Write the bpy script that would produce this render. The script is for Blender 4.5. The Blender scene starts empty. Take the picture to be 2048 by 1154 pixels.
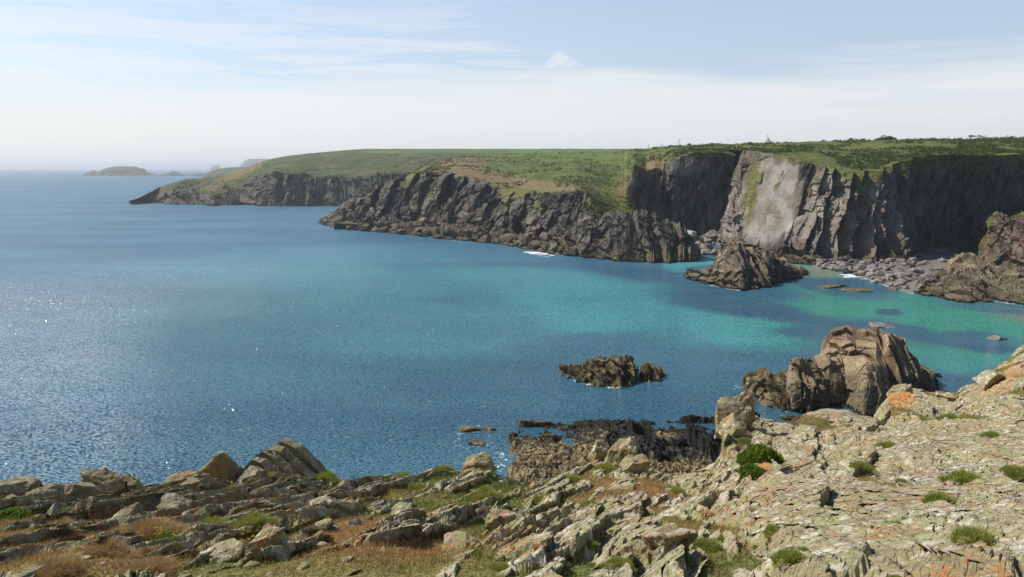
import bpy, math, random
import numpy as np
from mathutils import Vector, Matrix, Euler
random.seed(7)
RNG = np.random.default_rng(11)
R = math.radians
S = bpy.context.scene
COL = S.collection

# ---------------------------------------------------------------- camera, sky, sun, exposure
H = 32.0                     # eye height above the sea, metres
F = 1600.0                   # focal length in photo pixels (2048 wide)
PITCH = math.atan((577 - 335) / F)
cam_d = bpy.data.cameras.new('camera'); cam = bpy.data.objects.new('camera', cam_d); COL.objects.link(cam)
cam_d.sensor_width = 36; cam_d.lens = F / 2048 * 36
cam_d.clip_start = 0.1; cam_d.clip_end = 60000
cam.location = (0, 0, H); cam.rotation_euler = (math.pi / 2 - PITCH, 0, 0)
S.camera = cam
SUN_AZ, SUN_EL = R(-65), R(46)
S.view_settings.view_transform = 'Standard'; S.view_settings.look = 'None'
S.view_settings.exposure = 0.0; S.view_settings.gamma = 1.0
S.cycles.use_denoising = True
S.cycles.max_bounces = 6; S.cycles.volume_bounces = 0
S.cycles.sample_clamp_direct = 0; S.cycles.sample_clamp_indirect = 6


class NT:
    """small helper to write node trees"""
    def __init__(s, tree):
        s.t = tree; s.n = tree.nodes; s.l = tree.links; s.n.clear()
    def new(s, typ, ins=None, **kw):
        nd = s.n.new(typ)
        for k, v in kw.items(): setattr(nd, k, v)
        for k, v in (ins or {}).items(): s.set(nd.inputs[k], v)
        return nd
    def set(s, sock, v):
        if isinstance(v, bpy.types.NodeSocket): s.l.new(v, sock)
        elif isinstance(v, tuple) and len(v) == 3 and sock.type == 'RGBA': sock.default_value = (*v, 1)
        else: sock.default_value = v
    def math(s, op, a, b=0.0, c=0.0, clamp=False):
        nd = s.new('ShaderNodeMath', operation=op, use_clamp=clamp)
        s.set(nd.inputs[0], a); s.set(nd.inputs[1], b); s.set(nd.inputs[2], c)
        return nd.outputs[0]
    def vmath(s, op, a, b=(0, 0, 0)):
        nd = s.new('ShaderNodeVectorMath', operation=op)
        s.set(nd.inputs[0], a); s.set(nd.inputs[1], b)
        return nd.outputs[0]
    def mix(s, f, a, b, blend='MIX'):
        nd = s.new('ShaderNodeMix', data_type='RGBA', blend_type=blend)
        s.set(nd.inputs[0], f); s.set(nd.inputs[6], a); s.set(nd.inputs[7], b)
        return nd.outputs[2]
    def ramp(s, f, lo, hi, a=0.0, b=1.0):
        nd = s.new('ShaderNodeMapRange', clamp=True, interpolation_type='SMOOTHSTEP')
        for i, v in enumerate((f, lo, hi, a, b)): s.set(nd.inputs[i], v)
        return nd.outputs[0]
    def noise(s, vec, scale, detail=4, rough=0.55, dist=0.0):
        nd = s.new('ShaderNodeTexNoise', {'Vector': vec, 'Scale': scale, 'Detail': detail, 'Roughness': rough, 'Distortion': dist})
        return nd.outputs[0]
    def voro(s, vec, scale, feature='F1', out='Distance', rnd=1.0):
        nd = s.new('ShaderNodeTexVoronoi', {'Vector': vec, 'Scale': scale, 'Randomness': rnd}, feature=feature)
        return nd.outputs[out]
    def mapping(s, vec, scale=(1, 1, 1), rot=(0, 0, 0), loc=(0, 0, 0)):
        return s.new('ShaderNodeMapping', {'Vector': vec, 'Scale': scale, 'Rotation': rot, 'Location': loc}).outputs[0]


world = bpy.data.worlds.new('World'); S.world = world; world.use_nodes = True
w = NT(world.node_tree)
sky = w.new('ShaderNodeTexSky', sky_type='NISHITA', sun_disc=False)
sky.sun_elevation = SUN_EL; sky.sun_rotation = SUN_AZ; sky.altitude = 50; sky.air_density = 1.0; sky.dust_density = 1.2; sky.ozone_density = 1.0
tc = w.new('ShaderNodeTexCoord').outputs['Generated']
sep = w.new('ShaderNodeSeparateXYZ', {0: tc})
dx, dy, dz = sep.outputs
az = w.math('ARCTAN2', dx, dy)                           # radians, + is right
az3 = w.new('ShaderNodeCombineXYZ', {0: az, 1: dz, 2: 0.0}).outputs[0]
# thin veil of cirrostratus whose upper edge wanders, with combed streaks above it
streak_v = w.mapping(az3, scale=(2.2, 26, 1), rot=(0, 0, R(-6)))
n1 = w.noise(streak_v, 1.0, 6, 0.6, 0.4)
n2 = w.noise(w.mapping(az3, scale=(6, 70, 1), rot=(0, 0, R(-7)), loc=(3, 1, 0)), 1.0, 7, 0.62, 0.6)
n3 = w.noise(w.mapping(az3, scale=(1.6, 6, 1), loc=(7, 2, 0)), 1.0, 3, 0.5)
edge = w.math('ADD', 0.115, w.math('MULTIPLY', w.math('SUBTRACT', n3, 0.5), 0.10))
edge = w.math('ADD', edge, w.math('MULTIPLY', w.math('SUBTRACT', n1, 0.5), 0.11))
edge = w.math('ADD', edge, w.math('MULTIPLY', az, 0.045))
veil = w.ramp(w.math('SUBTRACT', edge, dz), -0.035, 0.045)
wisp = w.math('MULTIPLY', w.ramp(w.math('ADD', n1, w.math('MULTIPLY', n2, 0.6)), 0.60, 0.88), w.math('MULTIPLY', w.ramp(dz, 0.30, 0.12), w.ramp(az, 0.30, -0.10, 0.35, 1.0)))
low = w.ramp(dz, 0.10, 0.0)
cov = w.math('MAXIMUM', w.math('MULTIPLY', veil, 0.86), w.math('MULTIPLY', wisp, 0.62))
cov = w.math('MULTIPLY', cov, w.math('ADD', 0.78, w.math('MULTIPLY', n2, 0.4)))
cov = w.math('MAXIMUM', cov, w.math('MULTIPLY', low, 0.92))
cov = w.math('MAXIMUM', cov, w.ramp(dz, 0.40, 0.15, 0.0, 0.34))
cov = w.math('MULTIPLY', cov, w.ramp(dy, -0.25, 0.35, 0.12, 1.0))  # veil thinned in the unseen sky behind, cutting ambient light on the cliffs
# one small puff of cloud, seen just above the veil
pf = w.math('POWER', w.math('MULTIPLY', w.math('SUBTRACT', az, 0.058), 1 / 0.027), 2.0)
pf = w.math('ADD', pf, w.math('POWER', w.math('MULTIPLY', w.math('SUBTRACT', dz, 0.125), 1 / 0.013), 2.0))
puff = w.math('MULTIPLY', w.ramp(w.math('ADD', pf, w.math('MULTIPLY', w.math('SUBTRACT', w.noise(w.mapping(az3, scale=(60, 110, 1)), 1.0, 5, 0.65), 0.5), 5.0)), 1.9, -0.4), w.math('LESS_THAN', w.math('ABSOLUTE', az), 1.2))
cov = w.math('MAXIMUM', cov, w.math('MULTIPLY', puff, 0.72))
skyc = w.mix(w.ramp(dy, -0.2, 0.4), w.mix(1.0, sky.outputs[0], (0.50, 0.54, 0.60), 'MULTIPLY'), w.mix(1.0, sky.outputs[0], (0.96, 1.13, 1.31), 'MULTIPLY'))  # unseen sky behind the camera dimmed to deepen shade on walls facing it
cloud = w.mix(w.ramp(az, -1.1, 0.7), (9.1, 9.0, 8.85), (8.3, 8.5, 8.7))
skyc = w.mix(cov, skyc, cloud)
bg = w.new('ShaderNodeBackground', {0: skyc, 1: 0.108})
w.l.new(bg.outputs[0], w.new('ShaderNodeOutputWorld').inputs[0])

sun_d = bpy.data.lights.new('sun', 'SUN'); sun_d.energy = 5.0; sun_d.angle = R(0.53); sun_d.color = (1.0, 0.95, 0.86)
sun = bpy.data.objects.new('sun', sun_d); COL.objects.link(sun)
sv = Vector((math.sin(SUN_AZ) * math.cos(SUN_EL), math.cos(SUN_AZ) * math.cos(SUN_EL), math.sin(SUN_EL)))
sun.rotation_euler = sv.to_track_quat('Z', 'Y').to_euler()

# ---------------------------------------------------------------- photo pixels <-> world
CP, SP = math.cos(PITCH), math.sin(PITCH)
def unproj(px, py, d):
    a = (np.asarray(px, float) - 1024) / F; b = (577 - np.asarray(py, float)) / F
    y = CP + b * SP; z = -SP + b * CP
    t = d / y
    return np.stack([a * t, np.broadcast_to(d, t.shape) * 1.0, H + z * t], -1)
def sead(py):                       # distance at which the ray meets the sea
    b = (577 - np.asarray(py, float)) / F
    return -H * (CP + b * SP) / (-SP + b * CP)
def proj(P):
    x, y, z = P[..., 0], P[..., 1], P[..., 2] - H
    f = y * CP - z * SP; u = y * SP + z * CP
    f = np.where(f > 0.1, f, 0.1)
    return 1024 + F * x / f, 577 - F * u / f
def pyz(z, d):                      # pixel row of a point at distance d and height z
    d, z = np.broadcast_arrays(np.asarray(d, float), np.asarray(z, float))
    P = np.stack([d * 0, d, z], -1)
    return proj(P)[1]

# ---------------------------------------------------------------- noise in numpy
def _h(ix, iy, iz, seed):
    x = (ix.astype(np.int64) * 374761393 + iy.astype(np.int64) * 668265263 + iz.astype(np.int64) * 1440662683 + seed * 1274126177) & 0xffffffff
    x = ((x ^ (x >> 13)) * 1274126177) & 0xffffffff
    x = ((x ^ (x >> 16)) * 2246822519) & 0xffffffff
    x = x ^ (x >> 15)
    return x
def h01(ix, iy, iz, seed): return (_h(ix, iy, iz, seed) & 0xffffff).astype(np.float32) / 16777216.0
def vnoise(P, seed=0):
    f = np.floor(P); t = (P - f).astype(np.float32); t = t * t * (3 - 2 * t); i = f.astype(np.int64)
    r = 0
    for a in (0, 1):
        for b in (0, 1):
            for c in (0, 1):
                wgt = (t[..., 0] if a else 1 - t[..., 0]) * (t[..., 1] if b else 1 - t[..., 1]) * (t[..., 2] if c else 1 - t[..., 2])
                r = r + wgt * h01(i[..., 0] + a, i[..., 1] + b, i[..., 2] + c, seed)
    return r * 2 - 1
def fbm(P, octv=4, seed=0, gain=0.5):
    r = 0; a = 1.0; s = 0; P = np.asarray(P)
    for k in range(octv):
        r = r + a * vnoise(P * (2.03 ** k) + 17.3 * k, seed + k * 31); s += a; a *= gain
    return r / s
def blocks(Q, seed=0, tilt=(0.5, 0.2, 0.2), jit=0.85):
    """cell blocks: every cell has its own offset and its own tilted face; returns (height, f2-f1)"""
    b = np.floor(Q - 0.5).astype(np.int64)
    sh = Q.shape[:-1]
    f1 = np.full(sh, 9e9, np.float32); f2 = f1.copy(); val = np.zeros(sh, np.float32)
    for a in (0, 1):
        for e in (0, 1):
            for c in (0, 1):
                i = b[..., 0] + a; j = b[..., 1] + e; k = b[..., 2] + c
                hh = _h(i, j, k, seed)
                r1 = (hh & 1023).astype(np.float32) / 1024 - .5; r2 = ((hh >> 10) & 1023).astype(np.float32) / 1024 - .5; r3 = ((hh >> 20) & 1023).astype(np.float32) / 1024 - .5
                vx = (Q[..., 0] - i - .5 - r1 * jit).astype(np.float32); vy = (Q[..., 1] - j - .5 - r2 * jit).astype(np.float32); vz = (Q[..., 2] - k - .5 - r3 * jit).astype(np.float32)
                d = vx * vx + vy * vy + vz * vz
                h2 = _h(i, j, k, seed + 77)
                o = (h2 & 1023).astype(np.float32) / 512 - 1
                t1 = ((h2 >> 10) & 1023).astype(np.float32) / 512 - 1; t2 = ((h2 >> 20) & 1023).astype(np.float32) / 512 - 1
                v = o + vx * (tilt[0] * 2 + t1 * .5) + vy * (tilt[1] * 2 * t2) + vz * (tilt[2] * 2 * t1)
                m = d < f1
                f2 = np.where(m, f1, np.minimum(f2, d)); val = np.where(m, v, val); f1 = np.where(m, d, f1)
    return val, np.sqrt(f2) - np.sqrt(f1)
def bricks(Q, seed=0, tilt=(.6, .25, .25)):
    """beds cut by two sets of joints: straight-edged blocks, each with its own offset and tilt"""
    q0 = Q[..., 0] + .33 * np.sin(Q[..., 0] * 1.7 + seed) + .2 * np.sin(Q[..., 0] * 4.1 + 2 * seed)
    i = np.floor(q0).astype(np.int64); z = np.zeros_like(i)
    s1 = .6 + .8 * h01(i, z, z + 9, seed); q1 = Q[..., 1] * s1 + 7 * h01(i, z, z + 1, seed); j = np.floor(q1).astype(np.int64)
    s2 = .6 + .8 * h01(i, j, z + 8, seed); q2 = Q[..., 2] * s2 + 7 * h01(i, j, z + 2, seed); k = np.floor(q2).astype(np.int64)
    o = h01(i, j, k, seed + 5) * 2 - 1; t1 = h01(i, j, k, seed + 6) * 2 - 1; t2 = h01(i, j, k, seed + 7) * 2 - 1
    return o + (q0 - i - .5) * tilt[0] * (1.2 + t1) + (q1 - j - .5) * tilt[1] * 2 * t1 + (q2 - k - .5) * tilt[2] * 2 * t2
def sstep(x, a, b):
    t = np.clip((x - a) / (b - a), 0, 1); return t * t * (3 - 2 * t)
def frame(n, up=(0, 0, 1)):
    n = Vector(n).normalized(); s = n.cross(Vector(up)).normalized(); d = s.cross(n)
    return np.array([n, s, d], float)

# ---------------------------------------------------------------- mesh helpers
def grid_mesh(name, P, col=None, mat=None, flip=False, smooth=False):
    nu, nv = P.shape[:2]
    me = bpy.data.meshes.new(name)
    idx = np.arange(nu * nv, dtype=np.int32).reshape(nu, nv)
    q = np.stack([idx[:-1, :-1], idx[1:, :-1], idx[1:, 1:], idx[:-1, 1:]], -1).reshape(-1, 4)
    if flip: q = q[:, ::-1]
    return raw_mesh(name, P.reshape(-1, 3), q, 4, col.reshape(-1, 4) if col is not None else None, mat, smooth)
def raw_mesh(name, V, Fc, n, col=None, mat=None, smooth=False):
    me = bpy.data.meshes.new(name)
    me.vertices.add(len(V)); me.vertices.foreach_set('co', np.ascontiguousarray(V, np.float32).ravel())
    nf = len(Fc); me.loops.add(nf * n); me.polygons.add(nf)
    me.loops.foreach_set('vertex_index', np.ascontiguousarray(Fc, np.int32).ravel())
    me.polygons.foreach_set('loop_start', np.arange(0, nf * n, n, dtype=np.int32))
    me.polygons.foreach_set('loop_total', np.full(nf, n, np.int32))
    me.polygons.foreach_set('use_smooth', np.full(nf, smooth, bool))
    me.update(calc_edges=True)
    if col is not None:
        a = me.color_attributes.new('Col', 'FLOAT_COLOR', 'POINT'); a.data.foreach_set('color', np.ascontiguousarray(col, np.float32).ravel())
    if mat: me.materials.append(mat)
    return me
def obj(name, me, parent=None, **props):
    o = bpy.data.objects.new(name, me); COL.objects.link(o)
    if parent: o.parent = parent
    for k, v in props.items(): o[k] = v
    return o
def recentre(o):
    """origin at the thing's base"""
    me = o.data; n = len(me.vertices); c = np.empty(n * 3, np.float32); me.vertices.foreach_get('co', c); c = c.reshape(-1, 3)
    b = np.array([(c[:, 0].min() + c[:, 0].max()) / 2, (c[:, 1].min() + c[:, 1].max()) / 2, c[:, 2].min()], np.float32)
    me.vertices.foreach_set('co', (c - b).ravel()); o.location = Vector(b.tolist()); me.update()
def rowspec(pts):
    a = np.array(pts, float); return a
def loft(rows, u, counts, off=None, dadd=None):
    """rows: list of arrays (px, py, d). Returns the grid (nu, nv, 3) and v parameter (row units)"""
    R3 = []
    for k, r in enumerate(rows):
        uu = u if off is None else u + off[k](u)
        py = np.interp(uu, r[:, 0], r[:, 1]); d = np.interp(uu, r[:, 0], r[:, 2])
        if dadd is not None and dadd[k] > 0:
            z0 = unproj(uu, py, d)[:, 2]; d = d + dadd[k] * dadd[-1]
            if k < 3: py = pyz(z0, d)
        R3.append(unproj(uu, py, d))
    out = []; vv = []
    for k, c in enumerate(counts):
        t = np.arange(c) / c
        out.append(R3[k][:, None] * (1 - t[None, :, None]) + R3[k + 1][:, None] * t[None, :, None]); vv.append(k + t)
    out.append(R3[-1][:, None]); vv.append(np.array([float(len(rows) - 1)]))
    return np.concatenate(out, 1), np.concatenate(vv)
def smooth_v(P, n=3):
    for _ in range(n):
        P[:, 1:-1] = P[:, 1:-1] * .5 + (P[:, :-2] + P[:, 2:]) * .25
    return P
def normals(P):
    a = np.gradient(P, axis=0); b = np.gradient(P, axis=1)
    n = np.cross(a, b); n /= np.linalg.norm(n, axis=-1, keepdims=True) + 1e-9
    return n
def blur(P, n):
    P = P.copy()
    for _ in range(n):
        P[1:-1] = P[1:-1] * .5 + (P[:-2] + P[2:]) * .25
        P[:, 1:-1] = P[:, 1:-1] * .5 + (P[:, :-2] + P[:, 2:]) * .25
    return P
def wl(px, py): return (px, py, float(sead(py)))
def wrow(pts, dz=0.0, dd=0.0):
    """row at sea level following the photographed water line, lowered by dz and moved by dd"""
    out = []
    for px, py in pts:
        d = float(sead(py)) + dd; out.append((px, float(pyz(dz, d)), d))
    return np.array(out)
def shift(row, dd, z=None, dz=0.0):
    out = []
    for px, py, d in row:
        z0 = float(unproj(px, py, d)[2]); zz = z if z is not None else z0 + dz
        out.append((px, float(pyz(zz, d + dd)), d + dd))
    return np.array(out)

# ---------------------------------------------------------------- materials
def attr(m, name='Col'):
    a = m.new('ShaderNodeAttribute', attribute_name=name)
    return m.new('ShaderNodeSeparateColor', {0: a.outputs['Color']}).outputs
def finish(m, color, rough=0.9, bump=None, bstr=0.5, bdist=0.05, spec=0.25, **kw):
    p = m.new('ShaderNodeBsdfPrincipled', {'Base Color': color, 'Roughness': rough, 'Specular IOR Level': spec})
    for k, v in kw.items(): m.set(p.inputs[k], v)
    if bump is not None:
        b = m.new('ShaderNodeBump', {'Height': bump, 'Strength': bstr, 'Distance': bdist}); m.l.new(b.outputs[0], p.inputs['Normal'])
    m.l.new(p.outputs[0], m.new('ShaderNodeOutputMaterial').inputs[0])
    return p
def newmat(name):
    mt = bpy.data.materials.new(name); mt.use_nodes = True
    return mt, NT(mt.node_tree)

def mat_cliff(name, light, dark, warm, tide=True, scale=1.0, vegc=None, warm_amt=0.5, pale=False):
    mt, m = newmat(name)
    pos = m.new('ShaderNodeNewGeometry').outputs['Position']
    r, g, b = attr(m)[:3]
    bed = m.mapping(pos, scale=(0.9, 0.35, 0.25), rot=(0, R(25), R(15)))
    n1 = m.noise(bed, 0.55 * scale, 6, 0.6); n2 = m.noise(pos, 0.16 * scale, 5, 0.55); n3 = m.noise(pos, 2.2 * scale, 5, 0.65)
    c = m.mix(m.ramp(n1, 0.36, 0.66), dark, light)
    c = m.mix(m.math('MULTIPLY', m.ramp(n2, 0.42, 0.64), warm_amt), c, warm)
    c = m.mix(m.math('MULTIPLY', m.ramp(n3, 0.62, 0.75), 0.45), c, m.mix(0.5, light, (0.42, 0.42, 0.38)))
    c = m.mix(m.math('MULTIPLY', m.ramp(n3, 0.46, 0.30), 0.75), c, (0.022, 0.021, 0.02))
    if pale: c = m.mix(m.math('MULTIPLY', g, m.ramp(n1, .28, .5, .45, 1.0)), c, m.mix(m.ramp(n2, .42, .6), (0.37, 0.335, 0.285), (0.27, 0.215, 0.17)))  # g on bare rock: sunlit faces painted paler, with the grey slab tops
    sz = m.new('ShaderNodeSeparateXYZ', {0: pos}).outputs[2]
    if tide:
        zt = m.math('ADD', sz, m.math('MULTIPLY', m.math('SUBTRACT', n2, 0.5), 5.0))
        tan = m.mix(m.ramp(n3, 0.42, 0.58), (0.085, 0.068, 0.038), (0.225, 0.185, 0.115))
        c = m.mix(m.math('MULTIPLY', m.ramp(zt, 5.5, 2.5), m.ramp(n1, 0.35, 0.5, 0.35, 0.9)), c, tan)
        c = m.mix(m.ramp(m.math('ADD', sz, m.math('MULTIPLY', m.math('SUBTRACT', n3, 0.5), 2.2)), 0.75, 0.25), c, (0.016, 0.013, 0.008))
    # green and brown plant cover on top
    vn = m.noise(pos, 0.10, 6, 0.62); vf = m.noise(pos, 0.8, 5, 0.7)
    v1, v2, v3 = vegc or ((0.060, 0.082, 0.016), (0.165, 0.190, 0.036), (0.125, 0.115, 0.038))
    veg = m.mix(m.ramp(vf, 0.36, 0.62), v1, v2)
    veg = m.mix(m.math('MULTIPLY', m.ramp(vn, 0.47, 0.66), 0.7), veg, v3)
    vl = m.noise(pos, 0.045, 5, 0.65)
    veg = m.mix(m.math('MULTIPLY', m.ramp(m.math('ADD', vl, m.math('MULTIPLY', vf, .25)), 0.66, 0.56), 0.42), veg, (0.030, 0.040, 0.013))
    dry = m.mix(m.ramp(vf, 0.35, 0.62), (0.13, 0.105, 0.042), (0.255, 0.185, 0.085))
    veg = m.mix(g, veg, dry)
    fld = m.mix(m.ramp(m.noise(m.mapping(pos, scale=(.02, .05, 1)), 1.0, 3), 0.4, 0.6), (0.085, 0.155, 0.018), (0.14, 0.205, 0.03))
    veg = m.mix(b, veg, fld)
    c = m.mix(r, c, veg)
    hb = m.math('ADD', m.math('MULTIPLY', n3, 0.7), n1)
    finish(m, c, 0.92, hb, 0.8, 0.35)
    return mt

M_CLIFF = mat_cliff('cliff_rock', (0.20, 0.178, 0.145), (0.044, 0.040, 0.035), (0.145, 0.108, 0.08), pale=True)
M_BROWN = mat_cliff('brown_rock', (0.22, 0.165, 0.12), (0.05, 0.042, 0.036), (0.22, 0.125, 0.07), scale=1.4)
M_TAN = mat_cliff('tan_rock', (0.36, 0.29, 0.19), (0.07, 0.055, 0.04), (0.24, 0.18, 0.12), scale=1.6)
M_FARCLIFF = mat_cliff('far_cliff_rock', (0.165, 0.150, 0.12), (0.040, 0.038, 0.032), (0.14, 0.118, 0.062), scale=0.6,
                       vegc=((0.042, 0.056, 0.014), (0.115, 0.135, 0.032), (0.105, 0.090, 0.038)))
M_STACK = mat_cliff('stack_rock', (0.44, 0.335, 0.20), (0.17, 0.12, 0.075), (0.30, 0.215, 0.13), scale=1.2, tide=True)
M_WEED = mat_cliff('barnacled_rock', (0.30, 0.24, 0.12), (0.035, 0.028, 0.014), (0.17, 0.125, 0.05), scale=3.2, tide=False)
M_BOULDER = mat_cliff('beach_boulder_rock', (0.36, 0.33, 0.30), (0.17, 0.155, 0.145), (0.27, 0.22, 0.19), scale=2.0, tide=False)

def mat_lichen(name, turf=True):
    """lichen crusted foreshore rock; R of Col = turf cover, G = dry grass"""
    mt, m = newmat(name)
    pos = m.new('ShaderNodeNewGeometry').outputs['Position']
    nrm = m.new('ShaderNodeSeparateXYZ', {0: m.new('ShaderNodeNewGeometry').outputs['True Normal']}).outputs[2]
    r, g, b = attr(m)[:3]
    n0 = m.noise(pos, 0.45, 4, 0.5); n1 = m.noise(pos, 2.4, 6, 0.62); n2 = m.noise(pos, 9, 6, 0.68); n3 = m.noise(pos, 34, 4, 0.6)
    lay = m.noise(m.mapping(pos, scale=(14, 1.3, 5), rot=(0, R(28), R(-6))), 1.0, 4, 0.6)
    base = m.mix(m.ramp(n1, 0.35, 0.65), (0.19, 0.155, 0.115), (0.36, 0.305, 0.23))
    base = m.mix(m.math('MULTIPLY', m.ramp(lay, 0.5, 0.36), 0.6), base, (0.07, 0.058, 0.045))
    olive = m.mix(m.ramp(n3, 0.4, 0.6), (0.24, 0.23, 0.10), (0.42, 0.40, 0.21))
    c = m.mix(m.math('MULTIPLY', m.ramp(m.math('ADD', n2, m.math('MULTIPLY', n0, 0.5)), 0.62, 0.78), 0.75), base, olive)
    # pale crusts: rounded patches with their own outline
    wv = m.vmath('ADD', pos, m.vmath('SCALE', m.new('ShaderNodeTexNoise', {'Vector': pos, 'Scale': 5.0, 'Detail': 4.0}).outputs[1], (0, 0, 0)))
    nd = m.n[-1] if False else None
    wn = m.new('ShaderNodeTexNoise', {'Vector': pos, 'Scale': 7.0, 'Detail': 4.0}).outputs[1]
    wv = m.new('ShaderNodeVectorMath', operation='MULTIPLY_ADD'); m.set(wv.inputs[0], wn); wv.inputs[1].default_value = (.22, .22, .22); m.set(wv.inputs[2], pos)
    vd = m.voro(wv.outputs[0], 5.0)
    vd2 = m.voro(wv.outputs[0], 13.0)
    crust = m.math('MULTIPLY', m.ramp(vd, 0.46, 0.34), m.ramp(n1, 0.40, 0.50))
    crust = m.math('MAXIMUM', crust, m.math('MULTIPLY', m.ramp(vd2, 0.40, 0.28), m.ramp(n2, 0.46, 0.58)))
    pale = m.mix(m.ramp(n3, 0.35, 0.62), (0.46, 0.41, 0.32), (0.72, 0.66, 0.55))
    c = m.mix(m.math('MULTIPLY', crust, m.ramp(nrm, 0.0, 0.5, 0.25, 0.92)), c, pale)
    sxx = m.new('ShaderNodeSeparateXYZ', {0: pos}).outputs[0]
    c = m.mix(m.math('MULTIPLY', m.ramp(m.noise(pos, .9, 5, .65), .44, .60), .55), c, (0.25, 0.19, 0.10))
    c = m.mix(m.math('MULTIPLY', m.ramp(m.noise(m.mapping(pos, loc=(3, 8, 2)), 1.6, 5, .7), .50, .62), .5), c, (0.34, 0.34, 0.14))
    c = m.mix(m.math('MULTIPLY', m.ramp(sxx, -1.5, -5.0), m.ramp(n1, .35, .6, .20, .50)), c, (0.17, 0.158, 0.10))
    # orange lichen in patches
    on = m.noise(m.mapping(pos, loc=(5, 3, 1)), 1.1, 4, 0.55); on2 = m.noise(m.mapping(pos, loc=(1, 9, 1)), 12, 5, 0.7)
    c = m.mix(m.math('MULTIPLY', m.math('MULTIPLY', m.ramp(on, 0.50, 0.62), m.ramp(on2, 0.50, 0.60)), 0.85), c, (0.48, 0.17, 0.035))
    c = m.mix(m.math('MULTIPLY', b, m.ramp(on2, 0.40, 0.55)), c, (0.50, 0.19, 0.04))
    c = m.mix(m.math('MULTIPLY', m.ramp(n2, 0.42, 0.30), 0.75), c, (0.045, 0.038, 0.030))
    if turf:
        gn = m.noise(pos, 1.3, 4, 0.6); gf = m.noise(pos, 30, 4, 0.75)
        gr = m.mix(m.ramp(gf, 0.35, 0.65), (0.060, 0.075, 0.016), (0.215, 0.235, 0.070))
        dr = m.mix(m.ramp(gf, 0.35, 0.65), (0.12, 0.066, 0.026), (0.40, 0.235, 0.105))
        tf = m.mix(g, gr, dr)
        c = m.mix(m.ramp(m.math('ADD', r, m.math('MULTIPLY', m.math('SUBTRACT', n2, 0.5), 0.7)), 0.42, 0.60), c, tf)
    hb = m.math('ADD', m.math('MULTIPLY', n2, 1.0), m.math('MULTIPLY', n3, 0.35)); hb = m.math('ADD', hb, m.math('MULTIPLY', lay, 0.5))
    finish(m, c, 0.95, hb, 0.9, 0.05, spec=0.15)
    return mt
M_LICHEN = mat_lichen('lichen_rock')

def mat_leaf(name, a, b, tips=None, trans=0.25):
    mt, m = newmat(name)
    r, g, bb = attr(m)[:3]
    pos = m.new('ShaderNodeNewGeometry').outputs['Position']
    n = m.noise(pos, 3.0, 3)
    c = m.mix(r, a, b)
    c = m.mix(m.math('MULTIPLY', m.ramp(n, 0.4, 0.65), 0.4), c, a)
    if tips: c = m.mix(g, c, tips)
    p = m.new('ShaderNodeBsdfPrincipled', {'Base Color': c, 'Roughness': 0.7, 'Specular IOR Level': 0.2})
    t = m.new('ShaderNodeBsdfTranslucent', {'Color': c})
    mx = m.new('ShaderNodeMixShader', {0: trans, 1: p.outputs[0], 2: t.outputs[0]})
    m.l.new(mx.outputs[0], m.new('ShaderNodeOutputMaterial').inputs[0])
    return mt
M_GRASS = mat_leaf('grass_blades', (0.085, 0.12, 0.022), (0.26, 0.30, 0.07), (0.46, 0.28, 0.12))
M_CUSHION = mat_leaf('thrift_cushion', (0.20, 0.23, 0.035), (0.50, 0.54, 0.12), (0.45, 0.33, 0.2))
M_SHRUB = mat_leaf('shrub_leaves', (0.09, 0.15, 0.018), (0.30, 0.42, 0.06))
M_SCRUB = mat_leaf('scrub_leaves', (0.050, 0.068, 0.014), (0.150, 0.178, 0.036))
def plain(name, c, rough=0.8, **kw):
    mt, m = newmat(name)
    pos = m.new('ShaderNodeNewGeometry').outputs['Position']
    n = m.noise(pos, 3.0, 4)
    cc = m.mix(m.ramp(n, 0.3, 0.7), tuple(x * .85 for x in c), tuple(min(1, x * 1.1) for x in c))
    finish(m, cc, rough, **kw); return mt
M_PETAL = plain('yellow_petals', (0.75, 0.55, 0.03)); M_CANVAS = mat_leaf('white_canvas', (0.84, 0.83, 0.80), (0.84, 0.83, 0.80), None, 0.55); M_WOOD = plain('weathered_wood', (0.12, 0.09, 0.065))
M_SAND = plain('wet_shingle', (0.20, 0.175, 0.145)); M_BARK = plain('bark', (0.07, 0.055, 0.04)); M_CERAMIC = plain('ceramic', (0.4, 0.4, 0.38), 0.3)

# ---------------------------------------------------------------- sea
def blob(px, py, cx, cy, rx, ry, rot=0.0, soft=0.5):
    c, s = math.cos(rot), math.sin(rot)
    x = (px - cx); y = (py - cy); a = (x * c + y * s) / rx; b = (-x * s + y * c) / ry
    return sstep(-np.sqrt(a * a + b * b), -1 - soft, -1 + soft)
WAVE = (0.26, 0.62, 2.15)
WATERLINES = [[(650, 452), (700, 460), (750, 464), (800, 468), (850, 473), (900, 480), (950, 484), (1000, 488), (1040, 496), (1100, 508), (1150, 513)],
              [(1152, 513), (1180, 516), (1220, 521), (1260, 524), (1300, 526), (1350, 525), (1390, 523), (1402, 515)],
              [(1368, 553), (1385, 562), (1410, 567), (1440, 575), (1480, 581), (1520, 578), (1550, 569), (1575, 562), (1600, 556), (1618, 547)],
              [(1600, 540), (1650, 538), (1690, 546), (1730, 556), (1770, 571), (1810, 583), (1832, 588), (1870, 597), (1900, 600), (1940, 605), (2000, 603), (2048, 611), (2260, 645)],
              [(1116, 750), (1135, 757), (1170, 765), (1200, 772), (1230, 775), (1258, 769), (1277, 758)], [(1278, 757), (1290, 765), (1310, 764), (1330, 754)],
              [(1484, 776), (1500, 790), (1520, 806), (1545, 817), (1575, 822), (1640, 816), (1700, 822), (1740, 832), (1800, 822), (1850, 800), (1886, 770)],
              [(265, 402), (300, 406), (350, 409), (400, 409), (430, 412), (700, 412)]]
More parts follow.
